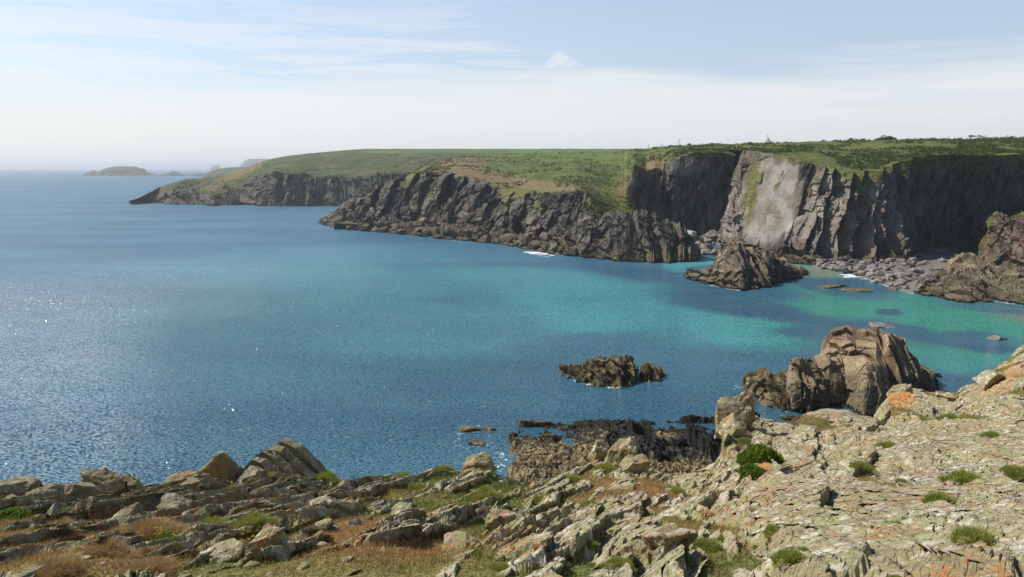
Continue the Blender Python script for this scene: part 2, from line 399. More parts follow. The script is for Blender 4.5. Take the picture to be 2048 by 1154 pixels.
def build_sea():
    az = np.concatenate([np.linspace(R(-85), R(-38), 60, endpoint=False), np.linspace(R(-38), R(38), 900), np.linspace(R(38), R(85), 60)[1:]]); rr = np.concatenate([np.exp(np.linspace(math.log(45), math.log(520), 900, endpoint=False)), np.exp(np.linspace(math.log(520), math.log(30000), 200))])
    rr = np.concatenate([[4.0], rr])
    A, RR = np.meshgrid(az, rr, indexing='ij')
    P = np.stack([np.sin(A) * RR, np.cos(A) * RR, 0 * RR], -1)
    px, py = proj(P)
    w1 = fbm(P / [22, 22, 1], 6, 5); w2 = fbm(P / [70, 90, 1], 3, 9)
    wx = px + w2 * 90 * np.clip(900 / (py + 1) , .3, 1.2) + w1 * 40; wy = py + w1 * 20 + w2 * 14
    T = np.zeros_like(px)
    for cx, cy, rx, ry, rot, k, soft in [(900, 600, 450, 75, .08, .58, .7), (1190, 610, 230, 62, .1, .95, .5), (1060, 560, 260, 34, .08, .7, .6), (640, 640, 360, 80, .0, .28, .8),
                                   (1480, 660, 150, 40, .12, 1.0, .4), (1330, 640, 220, 45, .1, .85, .5), (620, 760, 190, 42, -.05, .20, .8), (900, 690, 300, 50, 0, .45, .7),
                                   (1750, 610, 260, 34, .05, 1.0, .4), (1960, 640, 220, 48, .1, 1.0, .4), (1960, 715, 170, 30, 0, .85, .5), (1390, 528, 60, 12, -.1, 1.0, .3), (1640, 545, 60, 12, 0, 1, .4)]:
        T = np.maximum(T, k * blob(wx, wy, cx, cy, rx, ry, rot, soft))
    D = np.zeros_like(px)
    for cx, cy, rx, ry, rot, k, soft in [(1290, 548, 210, 13, .13, .95, .35), (1160, 534, 150, 12, .12, .7, .5), (1470, 608, 150, 22, .1, .97, .35), (1590, 632, 90, 14, .1, .9, .4), (1805, 630, 30, 7, .05, 1, .3), (1640, 668, 95, 14, .06, .85, .4),
                                   (1800, 665, 95, 15, .1, .95, .3), (1940, 683, 90, 12, .03, .95, .3), (1180, 690, 170, 26, -.1, .75, .5), (1250, 760, 320, 60, 0, .9, .5), (1720, 580, 110, 18, .1, .9, .3),
                                   (1560, 800, 220, 80, 0, .95, .4), (940, 510, 190, 12, .12, .5, .6), (1640, 760, 200, 60, 0, .8, .4), (1990, 745, 60, 18, 0, .6, .5), (2000, 612, 120, 9, .05, .7, .4), (1500, 585, 140, 12, .05, .9, .4)]:
        D = np.maximum(D, k * blob(wx, wy, cx, cy, rx, ry, rot, soft))
    T = T * (1 - D)
    G = blob(wx, wy, 1850, 640, 330, 110, 0.05, .5)            # greener, sandier water in the corner of the bay
    SA = blob(wx, wy, 2060, 622, 90, 22, .05, .6) + blob(wx, wy, 1660, 546, 60, 12, 0, .5)
    FO = np.zeros_like(px); fx = px + fbm(P / 2.5, 3, 3) * 14; fy = py + fbm(P / 2.5, 3, 8) * 8
    for cx, cy, rx, ry, k in [(1090, 506, 42, 5, 1), (1725, 551, 48, 6, .95), (945, 880, 75, 46, .52), (1000, 930, 26, 50, .58), (1035, 828, 90, 8, .36), (1120, 835, 60, 8, .32), (1200, 772, 80, 6, .4), (1690, 815, 120, 8, .3), (1480, 775, 14, 8, .6), (1440, 577, 40, 4, .3), (1900, 606, 90, 4, .3), (1280, 526, 110, 3, .45), (900, 479, 200, 2.6, .4), (660, 452, 16, 5, .6)]:
        FO = np.maximum(FO, k * blob(fx, fy, cx, cy, rx, ry, 0, .5))
    fn_ = fbm(P / np.array([6, 6, 1]), 3, 61)
    for line in WATERLINES:
        l = np.array(line, float); yw = np.interp(px, l[:, 0], sead(l[:, 1])); near = np.abs(P[..., 1] - yw + .5 * fn_)
        inside = (px > l[0, 0]) & (px < l[-1, 0])
        FO = np.maximum(FO, np.where(inside, np.exp(-(near / (1.1 + yw * .0035)) ** 2) * np.clip(.50 + .6 * fn_, 0, .8), 0))
    col = np.stack([T, np.clip(G, 0, 1), FO, np.clip(SA, 0, 1)], -1)
    mt, m = newmat('sea_water')
    pos = m.new('ShaderNodeNewGeometry').outputs['Position']
    a = m.new('ShaderNodeAttribute', attribute_name='Col')
    sc = m.new('ShaderNodeSeparateColor', {0: a.outputs['Color']}).outputs; sand = a.outputs['Alpha']
    big = m.noise(m.mapping(pos, scale=(.010, .022, 1)), 1.0, 4, .55)
    patch = m.noise(m.mapping(pos, scale=(.05, .09, 1)), 1.0, 5, .6)
    deep = m.mix(m.ramp(big, 0.35, 0.65), (0.034, 0.108, 0.172), (0.060, 0.165, 0.228))
    turq = m.mix(sc[1], (0.075, 0.335, 0.350), (0.050, 0.300, 0.215))
    turq = m.mix(sand, turq, (0.17, 0.25, 0.16))
    c = m.mix(m.math('MULTIPLY', sc[0], m.ramp(patch, 0.25, 0.6, 0.72, 1.0)), deep, turq)
    fn = m.noise(pos, 1.1, 6, 0.7, 1.2)
    fl = m.ramp(m.math('ADD', m.math('MULTIPLY', fn, 0.9), m.math('MULTIPLY', sc[2], 0.55)), 0.80, 0.90)
    fl = m.math('MULTIPLY', fl, m.ramp(sc[2], 0.02, 0.25))
    c = m.mix(fl, c, (0.75, 0.78, 0.78))
    def slope(scale, rot, amp, det):
        nn = m.new('ShaderNodeTexNoise', {'Vector': m.mapping(pos, scale=scale, rot=(0, 0, rot)), 'Scale': 1.0, 'Detail': det, 'Roughness': .6})
        v_ = m.new('ShaderNodeVectorMath', operation='MULTIPLY_ADD'); m.set(v_.inputs[0], nn.outputs[1]); v_.inputs[1].default_value = (amp, amp * 1.25, 0); v_.inputs[2].default_value = (-amp / 2, -amp * 1.25 / 2, 0)
        return v_.outputs[0]
    gust = m.ramp(m.noise(m.mapping(pos, scale=(.006, .018, 1), loc=(4, 4, 0)), 1.0, 4, .55), 0.3, 0.7, 0.70, 1.25)
    small = m.vmath('ADD', slope((.9, 1.8, 1), R(34), WAVE[1], 2), slope((2.9, 4.4, 1), R(20), WAVE[2], 0))
    gm = m.new('ShaderNodeVectorMath', operation='SCALE'); m.set(gm.inputs[0], small); m.set(gm.inputs['Scale'], gust)
    tot = m.vmath('ADD', slope((.09, .20, 1), R(24), WAVE[0], 2), gm.outputs[0])
    far = m.ramp(m.new('ShaderNodeVectorMath', {0: pos}, operation='LENGTH').outputs['Value'], 110, 420)
    sc2 = m.new('ShaderNodeVectorMath', operation='SCALE'); m.set(sc2.inputs[0], tot); m.set(sc2.inputs['Scale'], m.math('SUBTRACT', 1.0, m.math('MULTIPLY', far, .72))); tot = sc2.outputs[0]
    nrm = m.vmath('NORMALIZE', m.vmath('ADD', tot, (0, 0, 1)))
    finish(m, c, m.math('MAXIMUM', m.math('ADD', .035, m.math('MULTIPLY', far, .42)), fl), None, spec=0.5, IOR=1.333, Normal=nrm)
    o = obj('sea', grid_mesh('sea', P, col, mt, flip=True, smooth=True), kind='structure')
    return o
build_sea()

# ---------------------------------------------------------------- rock relief used on every cliff and stack
BED = frame((-0.84, -0.28, 0.46))
def rock_disp(P, amp=1.0, size=1.0, seed=0, saw=1.0, B=BED, crack=1.0, warp=.6):
    Wp = P + np.stack([fbm(P / (9 * size), 2, seed + 1), fbm(P / (9 * size), 2, seed + 2), fbm(P / (9 * size), 2, seed + 3)], -1) * warp * size
    Q = Wp @ B.T
    t = Q[..., 0] / (7.5 * size) + .35 * fbm(P / (20 * size), 2, seed + 4)
    fr = t - np.floor(t); tt = np.floor(t)
    ra = h01(tt, np.full_like(tt, 3), np.full_like(tt, 5), seed) * .8 + .4
    sw = np.where(fr < .78, fr / .78, (1 - fr) / .22) - .5
    b1 = bricks(Q / (np.array([2.4, 6.0, 5.0]) * size), seed + 10)
    b2 = bricks(Q / (np.array([.8, 2.4, 1.8]) * size), seed + 20)
    b0, e0 = blocks(Q / (np.array([5.5, 15, 12]) * size), seed + 40)
    e1 = e0
    fine = sstep(fbm(P / (14 * size), 2, seed + 50), -.4, .3)
    d = saw * 2.9 * sw * ra + 1.5 * b0 + .95 * b1 + (.10 + .36 * fine) * b2 - crack * .25 * np.exp(-e1 / .03)
    return d * amp * size

# ---------------------------------------------------------------- far headland and fields (behind everything)
def build_far():
    u = np.arange(258, 1500, 2.0)
    water = [(258, 402), (300, 406), (350, 409), (400, 409), (430, 412), (480, 410), (520, 412), (1500, 412)]
    r1 = wrow(water)
    r0 = wrow(water, -6, -8)
    r2 = np.array([(258, 401.5), (275, 398), (290, 392), (320, 376), (350, 367), (370, 362), (400, 366), (430, 364), (460, 362), (500, 356), (515, 348), (550, 343), (600, 346), (640, 353), (680, 352), (720, 356), (760, 350), (820, 346), (1500, 345)], float)
    wd = np.interp(r2[:, 0], r1[:, 0], r1[:, 2]); sb = np.interp(r2[:, 0], [258, 300, 430, 500, 540, 1500], [2, 40, 70, 50, 26, 30])
    r2 = np.column_stack([r2, wd + sb])
    rm = np.array([(258, 401.4, 700), (275, 397.5, 712), (320, 375, 765), (370, 360, 790), (420, 358, 800), (450, 353, 810), (480, 344, 800), (520, 334, 790), (600, 326, 800), (700, 322, 800), (800, 318, 800), (1500, 316, 800)])
    rf = np.array([(258, 401.3, 705), (275, 397.2, 718), (320, 374.5, 770), (370, 359, 800), (420, 357, 820), (450, 351, 850), (480, 341.5, 850), (500, 334.5, 870), (520, 326, 880), (545, 320, 880), (600, 313, 890), (700, 307, 890), (720, 305.5, 890), (1500, 306, 850)])
    rc = np.array([(258, 401.2, 708), (275, 397, 722), (320, 374, 775), (370, 358, 810), (420, 356, 840), (450, 349.5, 870), (480, 338.5, 900), (500, 332.0, 920), (520, 324, 950), (545, 317, 980), (580, 311, 1000), (620, 306.5, 1000), (660, 303, 1020), (700, 299.8, 1050), (730, 297.6, 1080), (1500, 297.6, 1080)])
    rb = shift(rc, 60, dz=-4); rb2 = shift(rc, 250, z=-3)
    P, v = loft([r0, r1, r2, rm, rf, rc, rb, rb2], u, [6, 70, 50, 30, 26, 6, 6])
    N = normals(blur(P, 4))
    if (N[..., 1].mean() > 0): N = -N
    V = v[None, :] + 0 * u[:, None]
    px, py = proj(P)
    n1 = fbm(P / 22, 4, 3); n2 = fbm(P / 7, 3, 4)
    edge = sstep(V + .22 * n1 + .12 * n2, 1.86, 2.05)
    edge = np.maximum(edge, sstep(n2 + n1 * .8, .25, .5) * sstep(V, 1.25, 1.5) * .8)
    edge = np.maximum(edge, sstep(V + .35 * n1 + .3 * n2, 1.45, 1.62) * (1 - sstep(px, 470, 530)) * .85)
    d = rock_disp(P, .75, 2.0, 5, saw=1.0, B=frame((-.7, -.5, .4)))
    ends = sstep(V, .9, 1.1) * (1 - sstep(V, 5.2, 6)) * sstep(px, 260, 330)
    veg_d = 2.6 * fbm(P / 13, 4, 8) * sstep(-V, -4.1, -3.2) + .5 * fbm(P / 5, 3, 18)
    P = P + N * ((d * (1 - edge) + veg_d * edge) * ends)[..., None]
    dry = blob(px + n1 * 8, py + n1 * 3, 470, 348, 60, 9, -.5, .5) * .8 + sstep(n1, .15, .5) * .35
    path = blob(px, py, 505, 336, 6, 2.2, -.9, .3) + blob(px, py, 520, 330, 2.5, 6, .3, .3)
    fieldm = sstep(V + .1 * n1, 3.93, 4.03) * sstep(px + n1 * 6, 715, 735) * (1 - sstep(fbm(P / np.array([90, 22, 30]), 3, 40), .20, .3))
    # hedge lines between the fields
    hd = np.abs(((P[..., 1] + P[..., 0] * .15) / 62) % 1 - .5) < .035
    fieldm = fieldm * np.where(hd, .0, 1)
    col = np.stack([edge, np.clip(dry + path * 2, 0, 1), fieldm, 1 + 0 * edge], -1)
    obj('headland', grid_mesh('headland', P, col, M_FARCLIFF), kind='structure')
build_far()

# ---------------------------------------------------------------- main cliffs of the bay
CL_R1 = [(640, 440), (650, 452), (700, 460), (750, 464), (800, 468), (850, 473), (900, 480), (950, 484), (1000, 488), (1040, 496), (1100, 508), (1150, 513), (1170, 505), (1200, 495), (1300, 487), (1400, 484), (1440, 487), (1453, 505), (1480, 517), (1520, 522), (1580, 527), (1640, 531), (1700, 531), (1790, 531), (1815, 522), (1850, 508), (1900, 497), (1948, 500), (1965, 500), (2060, 500), (2500, 515)]
CL_R3 = [(640, 439.5, 458), (650, 446, 455), (662, 436, 452), (673, 428, 450), (685, 408, 448), (699, 397, 448), (740, 389, 442), (767, 367, 440), (800, 356, 440), (819, 349, 440), (850, 344, 432), (880, 350, 424), (905, 347, 418), (930, 352, 410), (960, 365, 400), (1000, 378, 392), (1050, 387, 378), (1100, 384, 372), (1150, 378, 368), (1180, 390, 366), (1210, 408, 362), (1235, 430, 352), (1248, 436, 350), (1252, 400, 350), (1258, 352, 352), (1268, 330, 352), (1280, 333, 354), (1292, 343, 356), (1310, 336, 360), (1324, 340, 362), (1330, 326, 362), (1345, 318, 352), (1385, 305, 346), (1440, 305, 346), (1470, 312, 350), (1480, 308, 360), (1486, 300, 322), (1500, 302, 316), (1530, 307, 306), (1560, 312, 300), (1600, 320, 292), (1640, 330, 288), (1680, 340, 285), (1720, 345, 284), (1760, 340, 286), (1790, 328, 290), (1830, 314, 298), (1900, 309, 300), (1960, 311, 302), (2048, 309, 298), (2500, 305, 284)]
def cliff_rows():
    r1 = wrow(CL_R1); r0 = wrow(CL_R1, -5, -6); r3 = np.array(CL_R3)
    pxs = sorted(set([p[0] for p in CL_R1]) | set(p[0] for p in CL_R3))
    r2 = []
    for x in pxs:
        y1 = np.interp(x, r1[:, 0], r1[:, 1]); d1 = np.interp(x, r1[:, 0], r1[:, 2]); y3 = np.interp(x, r3[:, 0], r3[:, 1]); d3 = np.interp(x, r3[:, 0], r3[:, 2])
        f = np.interp(x, [640, 700, 1150, 1180, 1440, 1470, 2500], [.3, .30, .26, .1, .08, .10, .10])
        g = np.interp(x, [640, 700, 1150, 1180, 1440, 1470, 2500], [.5, .60, .66, .3, .3, .30, .30])
        r2.append((x, y1 + (y3 - y1) * f, d1 + (d3 - d1) * g))
    r2 = np.array(r2)
    r5 = np.array([(640, 441, 470), (699, 405, 470), (767, 380, 470), (819, 358, 480), (835, 340, 500), (850, 330, 520), (880, 322, 540), (900, 317, 560), (950, 311, 580), (1000, 308.5, 600), (1100, 306, 600), (1200, 303.5, 600), (1260, 300, 560), (1300, 297, 500), (1340, 292.5, 460), (1400, 290, 430), (1470, 288, 410), (1500, 288, 400), (1530, 287, 396), (1600, 284.5, 390), (1700, 281, 380), (1760, 279, 375), (1800, 279.5, 372), (1900, 278.5, 365), (2048, 276.5, 360), (2500, 272, 350)])
    r4 = []
    for x in pxs:
        y3 = np.interp(x, r3[:, 0], r3[:, 1]); d3 = np.interp(x, r3[:, 0], r3[:, 2]); y5 = np.interp(x, r5[:, 0], r5[:, 1]); d5 = np.interp(x, r5[:, 0], r5[:, 2])
        r4.append((x, y3 * .42 + y5 * .58, d3 * .66 + d5 * .34))
    r4 = np.array(r4)
    # the gully west of the dark wall: slope of scrub rising behind its lip
    return [r0, r1, r2, r3, r4, r5, shift(r5, 60, dz=-2.5), shift(r5, 160, dz=-45)]
def build_cliffs():
    u = np.arange(640, 2340, 1.0)
    # bedding ribs: each face swings towards the sea to the right, then breaks back sharply
    rb = np.zeros_like(u)
    for a, b, am in [(690, 722, 7), (722, 760, 10), (760, 800, 9), (800, 828, 6), (828, 876, 12), (876, 900, 6), (900, 938, 13), (938, 962, 6), (962, 1004, 10), (1004, 1030, 6), (1030, 1066, 9), (1066, 1088, 5), (1088, 1128, 9), (1128, 1160, 7),
                     (1290, 1330, 5), (1330, 1362, 5), (1586, 1612, 6), (1612, 1632, 5), (1632, 1668, 10), (1668, 1690, 6), (1690, 1732, 11), (1732, 1752, 6), (1752, 1792, 11)]:
        t = (u - a) / (b - a); m = (t >= 0) & (t < 1); rb = np.where(m, am * (.5 - np.where(t < .86, t / .86, (1 - t) / .14)), rb)
    z_ = lambda q: q * 0; ribs = rb
    wn = lambda q: sstep(q, 1395, 1440) * (1 - sstep(q, 1850, 1990)) * 34 + sstep(q, 680, 740) * (1 - sstep(q, 1120, 1200)) * 26
    P, v = loft(cliff_rows(), u, [6, 60, 200, 70, 60, 8, 8], [z_, z_, lambda q: wn(q) * .12, wn, z_, z_, z_, z_])
    V = v[None, :] + 0 * u[:, None]
    N = normals(blur(P, 6))
    if N[..., 1].mean() > 0: N = -N
    px, py = proj(P)
    n1 = fbm(P / 12, 4, 3); n2 = fbm(P / 4, 3, 4); n3 = fbm(P / np.array([3, 3, 14]), 3, 6)
    edge = sstep(V + .13 * n1 + .09 * n2, 2.90, 3.0)
    # scrub hanging down clefts, and the green strip down the left of the pale slab
    edge = np.maximum(edge, sstep(V + .28 * n3 + .1 * n2, 2.84, 2.92) * sstep(px, 1600, 1700))
    strip = blob(px + n1 * 6, py + n2 * 6, 1502, 375, 14, 75, .12, .35) * sstep(n2, -.5, 0)
    gully = blob(px + n1 * 14, py + n2 * 8, 1222, 400, 40, 62, -.45, .3)
    gully = np.maximum(gully, blob(px + n1 * 8, py + n2 * 6, 1262, 440, 30, 26, -.3, .3))
    specks = np.maximum(sstep(n3 + n2 * .6, .30, .46) * sstep(V, 2.3, 2.8) * .9, sstep(n1 + .6 * n2, .12, .3) * sstep(V, 2.25, 2.7) * (1 - sstep(px, 1160, 1230)) * .9)
    edge = np.clip(np.maximum.reduce([edge, strip, gully, specks]), 0, 1) * (.15 + .85 * sstep(px, 740, 830))
    inB = 1 - sstep(px, 1160, 1260)
    cw = u[:, None] + 17 * fbm(P / 17, 3, 90) + 7 * fbm(P / 5, 2, 91) - 26 * (V - 2.4) * inB * .5
    rbm = np.interp(cw.ravel(), u, ribs).reshape(cw.shape) * np.clip(.65 + 1.3 * fbm(P / 26, 2, 92), 0.05, 1.5)
    P[..., 1] -= rbm * -1.0 * sstep(V, 1.35, 2.1) * (1 - sstep(V, 2.98, 3.04))
    dB = rock_disp(P, 1.15, .8, 5, saw=.25, warp=.3, B=frame((-.75, -.25, .62)))
    dA = rock_disp(P, .85, 1.0, 9, saw=.5, crack=0)
    P0 = P.copy()
    # the smooth bedding slab keeps a flatter face
    slab = blob(px + n1 * 5, py, 1545, 400, 58, 100, .22, .2)
    dA = dA * (1 - .95 * slab) + .10 * slab * fbm(P @ BED.T / np.array([.5, 3, 2]), 4, 77) + .16 * slab * (h01(np.floor((P @ BED.T)[..., 1] / 2.6 + .3 * n1), P[..., 0] * 0, P[..., 0] * 0, 5) - .5) * (1 - .45 * blob(px, py, 1370, 400, 110, 110, 0, .4))
    d = dB * inB + dA * (1 - inB)
    # ledges and gullies of the low rock apron
    ends = sstep(V, .6, 1.2) * (1 - sstep(V, 5.4, 6))
    ends = ends * (1 - .55 * sstep(V, 2.7, 3.0))
    scrub = 1.4 * fbm(P / 7, 4, 8) + .55 * np.abs(fbm(P / 2.4, 3, 28)) * 2
    scrub = scrub * (1 - .75 * sstep(V, 4.6, 5.0) * sstep(-px, -1290, -1250))
    P = P + N * ((d * (1 - edge) + scrub * .8 * edge) * ends)[..., None]
    dry = blob(px + n1 * 14, py + n1 * 6, 905, 338, 62, 22, -.1, .4) + blob(px + n1 * 10, py + n1 * 4, 1010, 362, 90, 12, .15, .5) + blob(px + n1 * 10, py + n1 * 4, 1110, 374, 80, 9, .08, .5) * .8
    dry = dry + blob(px + n1 * 6, py + n1 * 4, 1308, 330, 18, 22, .1, .35) + blob(px + n1 * 5, py + n1 * 4, 1244, 375, 9, 30, .2, .4) * .7
    dry = dry + sstep(n1, .2, .55) * .35 + (1 - sstep(V, 2.9, 3.15)) * .3
    path = blob(px, py, 942, 333, 10, 3, -.6, .4) * .4
    lit_palem = slab * .95 + blob(px + n1 * 10, py + n2 * 8, 1375, 325, 34, 26, 0, .4) * .8 + blob(px + n2 * 6, py, 1266, 365, 10, 34, .15, .4) * .8 + blob(px + n1 * 6, py, 1470, 430, 18, 60, .25, .4) * .7 + blob(px + n1 * 6, py + n2 * 6, 1690, 425, 110, 100, .1, .4) * .75  # sunlight put into the colour of slab and ribs, plus grey tops
    lit_palem = lit_palem + inB * sstep(n1 + n2 * .7, .12, .45) * .40 * sstep(V, 1.6, 2.2)  # scattered headland ledges lightened as if sunlit
    fieldm = sstep(V, 3.6, 4.6) * (1 - sstep(px, 1180, 1300)) * sstep(px, 960, 1040) * .30 + blob(px + n1 * 9, py, 1180, 316, 120, 7, .0, .5) * .25
    col = np.stack([edge, np.clip(dry + path, 0, 1) * edge + np.clip(lit_palem, 0, 1) * (1 - edge), np.clip(fieldm, 0, 1), 1 + 0 * edge], -1)
    obj('cliffs', grid_mesh('cliffs', P, col, M_CLIFF), kind='structure')
    return P, V, edge, px, py
CP_, CV_, CE_, CPX, CPY = build_cliffs()

# ---------------------------------------------------------------- separate rock masses standing in or by the sea
def interp_rows(front, top, depth_top, depth_back, mid=None, step=1.0, pad=2):
    """front: [(px,py)] at the water; top: [(px,py)] crest; depth in metres behind the front"""
    f = wrow(front); t = np.array(top, float)
    d = np.interp(t[:, 0], f[:, 0], f[:, 2]); dt = depth_top if np.isscalar(depth_top) else np.interp(t[:, 0], [a[0] for a in depth_top], [a[1] for a in depth_top])
    tr = np.column_stack([t, d + dt])
    return f, tr
def rock_mass(name, label, cat, front, top, depth, back, mat=None, step=1.0, counts=(6, 110, 45), amp=.5, size=.5, seed=0, saw=.6, bulge=.0, veg=None, midpos=(.55, .35), B=BED, group=None):
    f, tr = interp_rows(front, top, depth, back)
    u = np.arange(f[0, 0], f[-1, 0] + .01, step)
    pxs = np.array(sorted(set(f[:, 0]) | set(tr[:, 0])))
    def at(r, k): return np.interp(pxs, r[:, 0], r[:, k])
    yf, df, yt, dt = at(f, 1), at(f, 2), at(tr, 1), at(tr, 2)
    zt = unproj(pxs, yt, dt)[:, 2]
    # a shoulder between the water and the crest
    dm = df + (dt - df) * midpos[1]; zm = zt * midpos[0]
    mid = np.column_stack([pxs, pyz(zm, dm), dm])
    r0 = np.column_stack([pxs, pyz(-2.5 + 0 * df, df - 1.5), df - 1.5])
    bk = np.column_stack([pxs, pyz(zt * .8, dt + back * .35), dt + back * .35])
    b0 = np.column_stack([pxs, pyz(-2.5 + 0 * dt, dt + back), dt + back])
    tr2 = np.column_stack([pxs, yt, dt]); f2 = np.column_stack([pxs, yf, df])
    c = counts
    P, v = loft([r0, f2, mid, tr2, bk, b0], u, [c[0], c[1] // 2, c[1] // 2, max(8, c[2] // 3), c[2]])
    # round the two ends so the mass closes
    V = v[None, :] + 0 * u[:, None]
    P = smooth_v(P, 3)
    N = normals(blur(P, 3))
    if N[:, : P.shape[1] // 2, 1].mean() > 0: N = -N
    e = np.minimum(u - u[0], u[-1] - u); w_end = sstep(e, 0, 14)[:, None]
    lowz = sstep(P[..., 2], -2.4, -.2)
    d = rock_disp(P, amp / size, size, seed, saw, B, crack=.15, warp=.25)
    P = P + N * (d * (.25 + .75 * w_end) * lowz)[..., None]
    px, py = proj(P)
    vg = np.zeros_like(d) if veg is None else veg(P, V, px, py)
    col = np.stack([vg, 0 * vg, 0 * vg, 1 + 0 * vg], -1)
    o = obj(name, grid_mesh(name, P, col, mat or M_STACK), label=label, category=cat)
    if group: o['group'] = group
    recentre(o)
    return o

rock_mass('rock_outcrop', 'broad hump of dark tilted slabs left of the small pale green pool', 'rock outcrop',
          [(1152, 513), (1180, 516), (1220, 521), (1260, 524), (1300, 526), (1350, 525), (1390, 523), (1402, 515)],
          [(1152, 508), (1159, 486), (1168, 456), (1171, 447), (1178, 458), (1196, 450), (1204, 440), (1214, 427), (1253, 418), (1277, 423), (1292, 417), (1302, 427), (1314, 432), (1344, 441), (1362, 453), (1374, 465), (1390, 490), (1402, 513)],
          [(1152, 3), (1200, 20), (1300, 24), (1402, 4)], 14, M_CLIFF, amp=.75, size=.75, seed=31, saw=1.1, step=.8, counts=(6, 150, 40), midpos=(.42, .30))
rock_mass('sea_stack', 'rugged brown stack with a dark pointed top in the middle of the cove', 'sea stack',
          [(1368, 553), (1385, 562), (1410, 567), (1440, 575), (1480, 581), (1520, 578), (1550, 569), (1575, 562), (1600, 556), (1618, 547)],
          [(1368, 551), (1378, 545), (1400, 541), (1425, 534), (1434, 522), (1441, 504), (1450, 490), (1460, 484), (1474, 484), (1488, 490), (1504, 498), (1530, 502), (1550, 510), (1575, 526), (1600, 538), (1618, 546)],
          [(1368, 2), (1420, 12), (1500, 20), (1618, 3)], 10, M_TAN, amp=.48, size=.6, seed=41, saw=1.0, step=.8, counts=(6, 140, 36), midpos=(.40, .33))
rock_mass('rock_outcrop', 'long tan rock ledge of cracked blocks at the right end of the boulder beach', 'rock outcrop',
          [(1832, 588), (1870, 597), (1900, 600), (1940, 605), (2000, 603), (2048, 611), (2260, 645)],
          [(1832, 584), (1842, 570), (1856, 561), (1880, 553), (1897, 540), (1908, 522), (1930, 514), (1952, 516), (1970, 530), (2000, 545), (2048, 550), (2260, 548)],
          [(1832, 4), (1880, 28), (2260, 34)], 12, M_TAN, amp=.5, size=.62, seed=51, saw=.9, counts=(6, 130, 30), midpos=(.38, .22))
rock_mass('rock_buttress', 'steep brown buttress with a green cap at the right edge beside the dark cave', 'rock buttress',
          [(1955, 536), (1975, 541), (2048, 548), (2260, 560)],
          [(1955, 532), (1963, 500), (1975, 466), (1986, 440), (1994, 431), (2018, 434), (2024, 440), (2030, 428), (2060, 424), (2260, 420)],
          [(1955, 3), (1990, 16), (2260, 22)], 16, M_BROWN, amp=.5, size=.8, seed=61, saw=1.0, counts=(6, 130, 30), midpos=(.5, .45),
          veg=lambda P, V, px, py: sstep(V + .15 * fbm(P / 2, 3, 2), 2.9, 3.0))
rock_mass('rock_spire', 'small narrow fin of lit rock standing against the dark back wall of the cove', 'rock spire',
          [(1388, 484), (1400, 486), (1412, 486), (1424, 484)],
          [(1388, 480), (1396, 452), (1402, 420), (1407, 400), (1411, 402), (1416, 408), (1418, 425), (1420, 455), (1424, 480)],
          [(1388, 1), (1407, 7), (1424, 2)], 3, M_CLIFF, amp=.2, size=.45, seed=66, saw=.4, counts=(4, 80, 20), step=.5)
# the big near stack: three merged masses, each its own lift-away block of one stack
big = bpy.data.objects.new('sea_stack', None); COL.objects.link(big)
big['label'] = 'large tan sea stack with deep vertical clefts, nearest and biggest in the bay'; big['category'] = 'sea stack'
bc = unproj(1690, 800, 112.0); big.location = (float(bc[0]), 112.0, 0)
def part_of_big(o, nm):
    for k in ('label', 'category'):
        if k in o: del o[k]
    o.name = nm; mw = o.location.copy(); o.parent = big; o.location = mw - big.location
o = rock_mass('summit_block', '', '', [(1640, 812), (1665, 813), (1700, 822), (1740, 830), (1800, 822), (1850, 800), (1870, 786), (1886, 770)],
          [(1640, 712), (1648, 695), (1657, 674), (1672, 663), (1694, 657), (1712, 665), (1730, 664), (1753, 658), (1777, 667), (1790, 684), (1806, 703), (1825, 716), (1840, 730), (1868, 749), (1886, 768)],
          [(1640, 11), (1700, 14), (1800, 11), (1886, 3)], 9, M_STACK, amp=.42, size=1.0, seed=71, saw=.9, step=.8, counts=(6, 240, 50), midpos=(.62, .42)); part_of_big(o, 'summit_block')
o = rock_mass('shoulder_block', '', '', [(1574, 817), (1600, 822), (1640, 816), (1672, 815), (1700, 812)],
          [(1574, 752), (1580, 734), (1590, 721), (1597, 716), (1620, 709), (1640, 704), (1662, 706), (1668, 716), (1688, 716), (1694, 730), (1700, 760)],
          [(1574, 3), (1620, 7), (1700, 4)], 8, M_STACK, amp=.34, size=.95, seed=73, saw=.9, step=.8, counts=(6, 160, 34), midpos=(.6, .3)); part_of_big(o, 'shoulder_block')
o = rock_mass('front_block', '', '', [(1706, 824), (1730, 836), (1760, 838), (1790, 828)],
          [(1706, 800), (1712, 776), (1725, 752), (1733, 744), (1746, 750), (1760, 764), (1778, 780), (1790, 806)],
          [(1706, 2), (1740, 4), (1790, 2)], 8, M_STACK, amp=.2, size=.9, seed=75, saw=.6, step=.8, counts=(6, 90, 24), midpos=(.7, .4)); part_of_big(o, 'front_block')
o = rock_mass('weedy_foot', '', '', [(1484, 776), (1500, 790), (1520, 806), (1545, 817), (1575, 822), (1600, 822)],
          [(1484, 772), (1495, 762), (1508, 755), (1528, 747), (1540, 752), (1552, 753), (1578, 750), (1600, 760)],
          [(1484, 2), (1530, 6), (1600, 5)], 7, M_WEED, amp=.30, size=.32, seed=77, saw=.9, step=.8, counts=(6, 110, 30), midpos=(.6, .35)); part_of_big(o, 'weedy_foot')
o = rock_mass('low_block', '', '', [(1582, 822), (1600, 826), (1630, 826), (1655, 818)],
          [(1582, 790), (1590, 768), (1600, 764), (1620, 772), (1640, 778), (1655, 796)],
          [(1582, 1.5), (1620, 3), (1655, 2)], 5, M_STACK, amp=.3, size=.28, seed=79, saw=.7, step=.8, counts=(5, 80, 24), midpos=(.65, .35)); part_of_big(o, 'low_block')

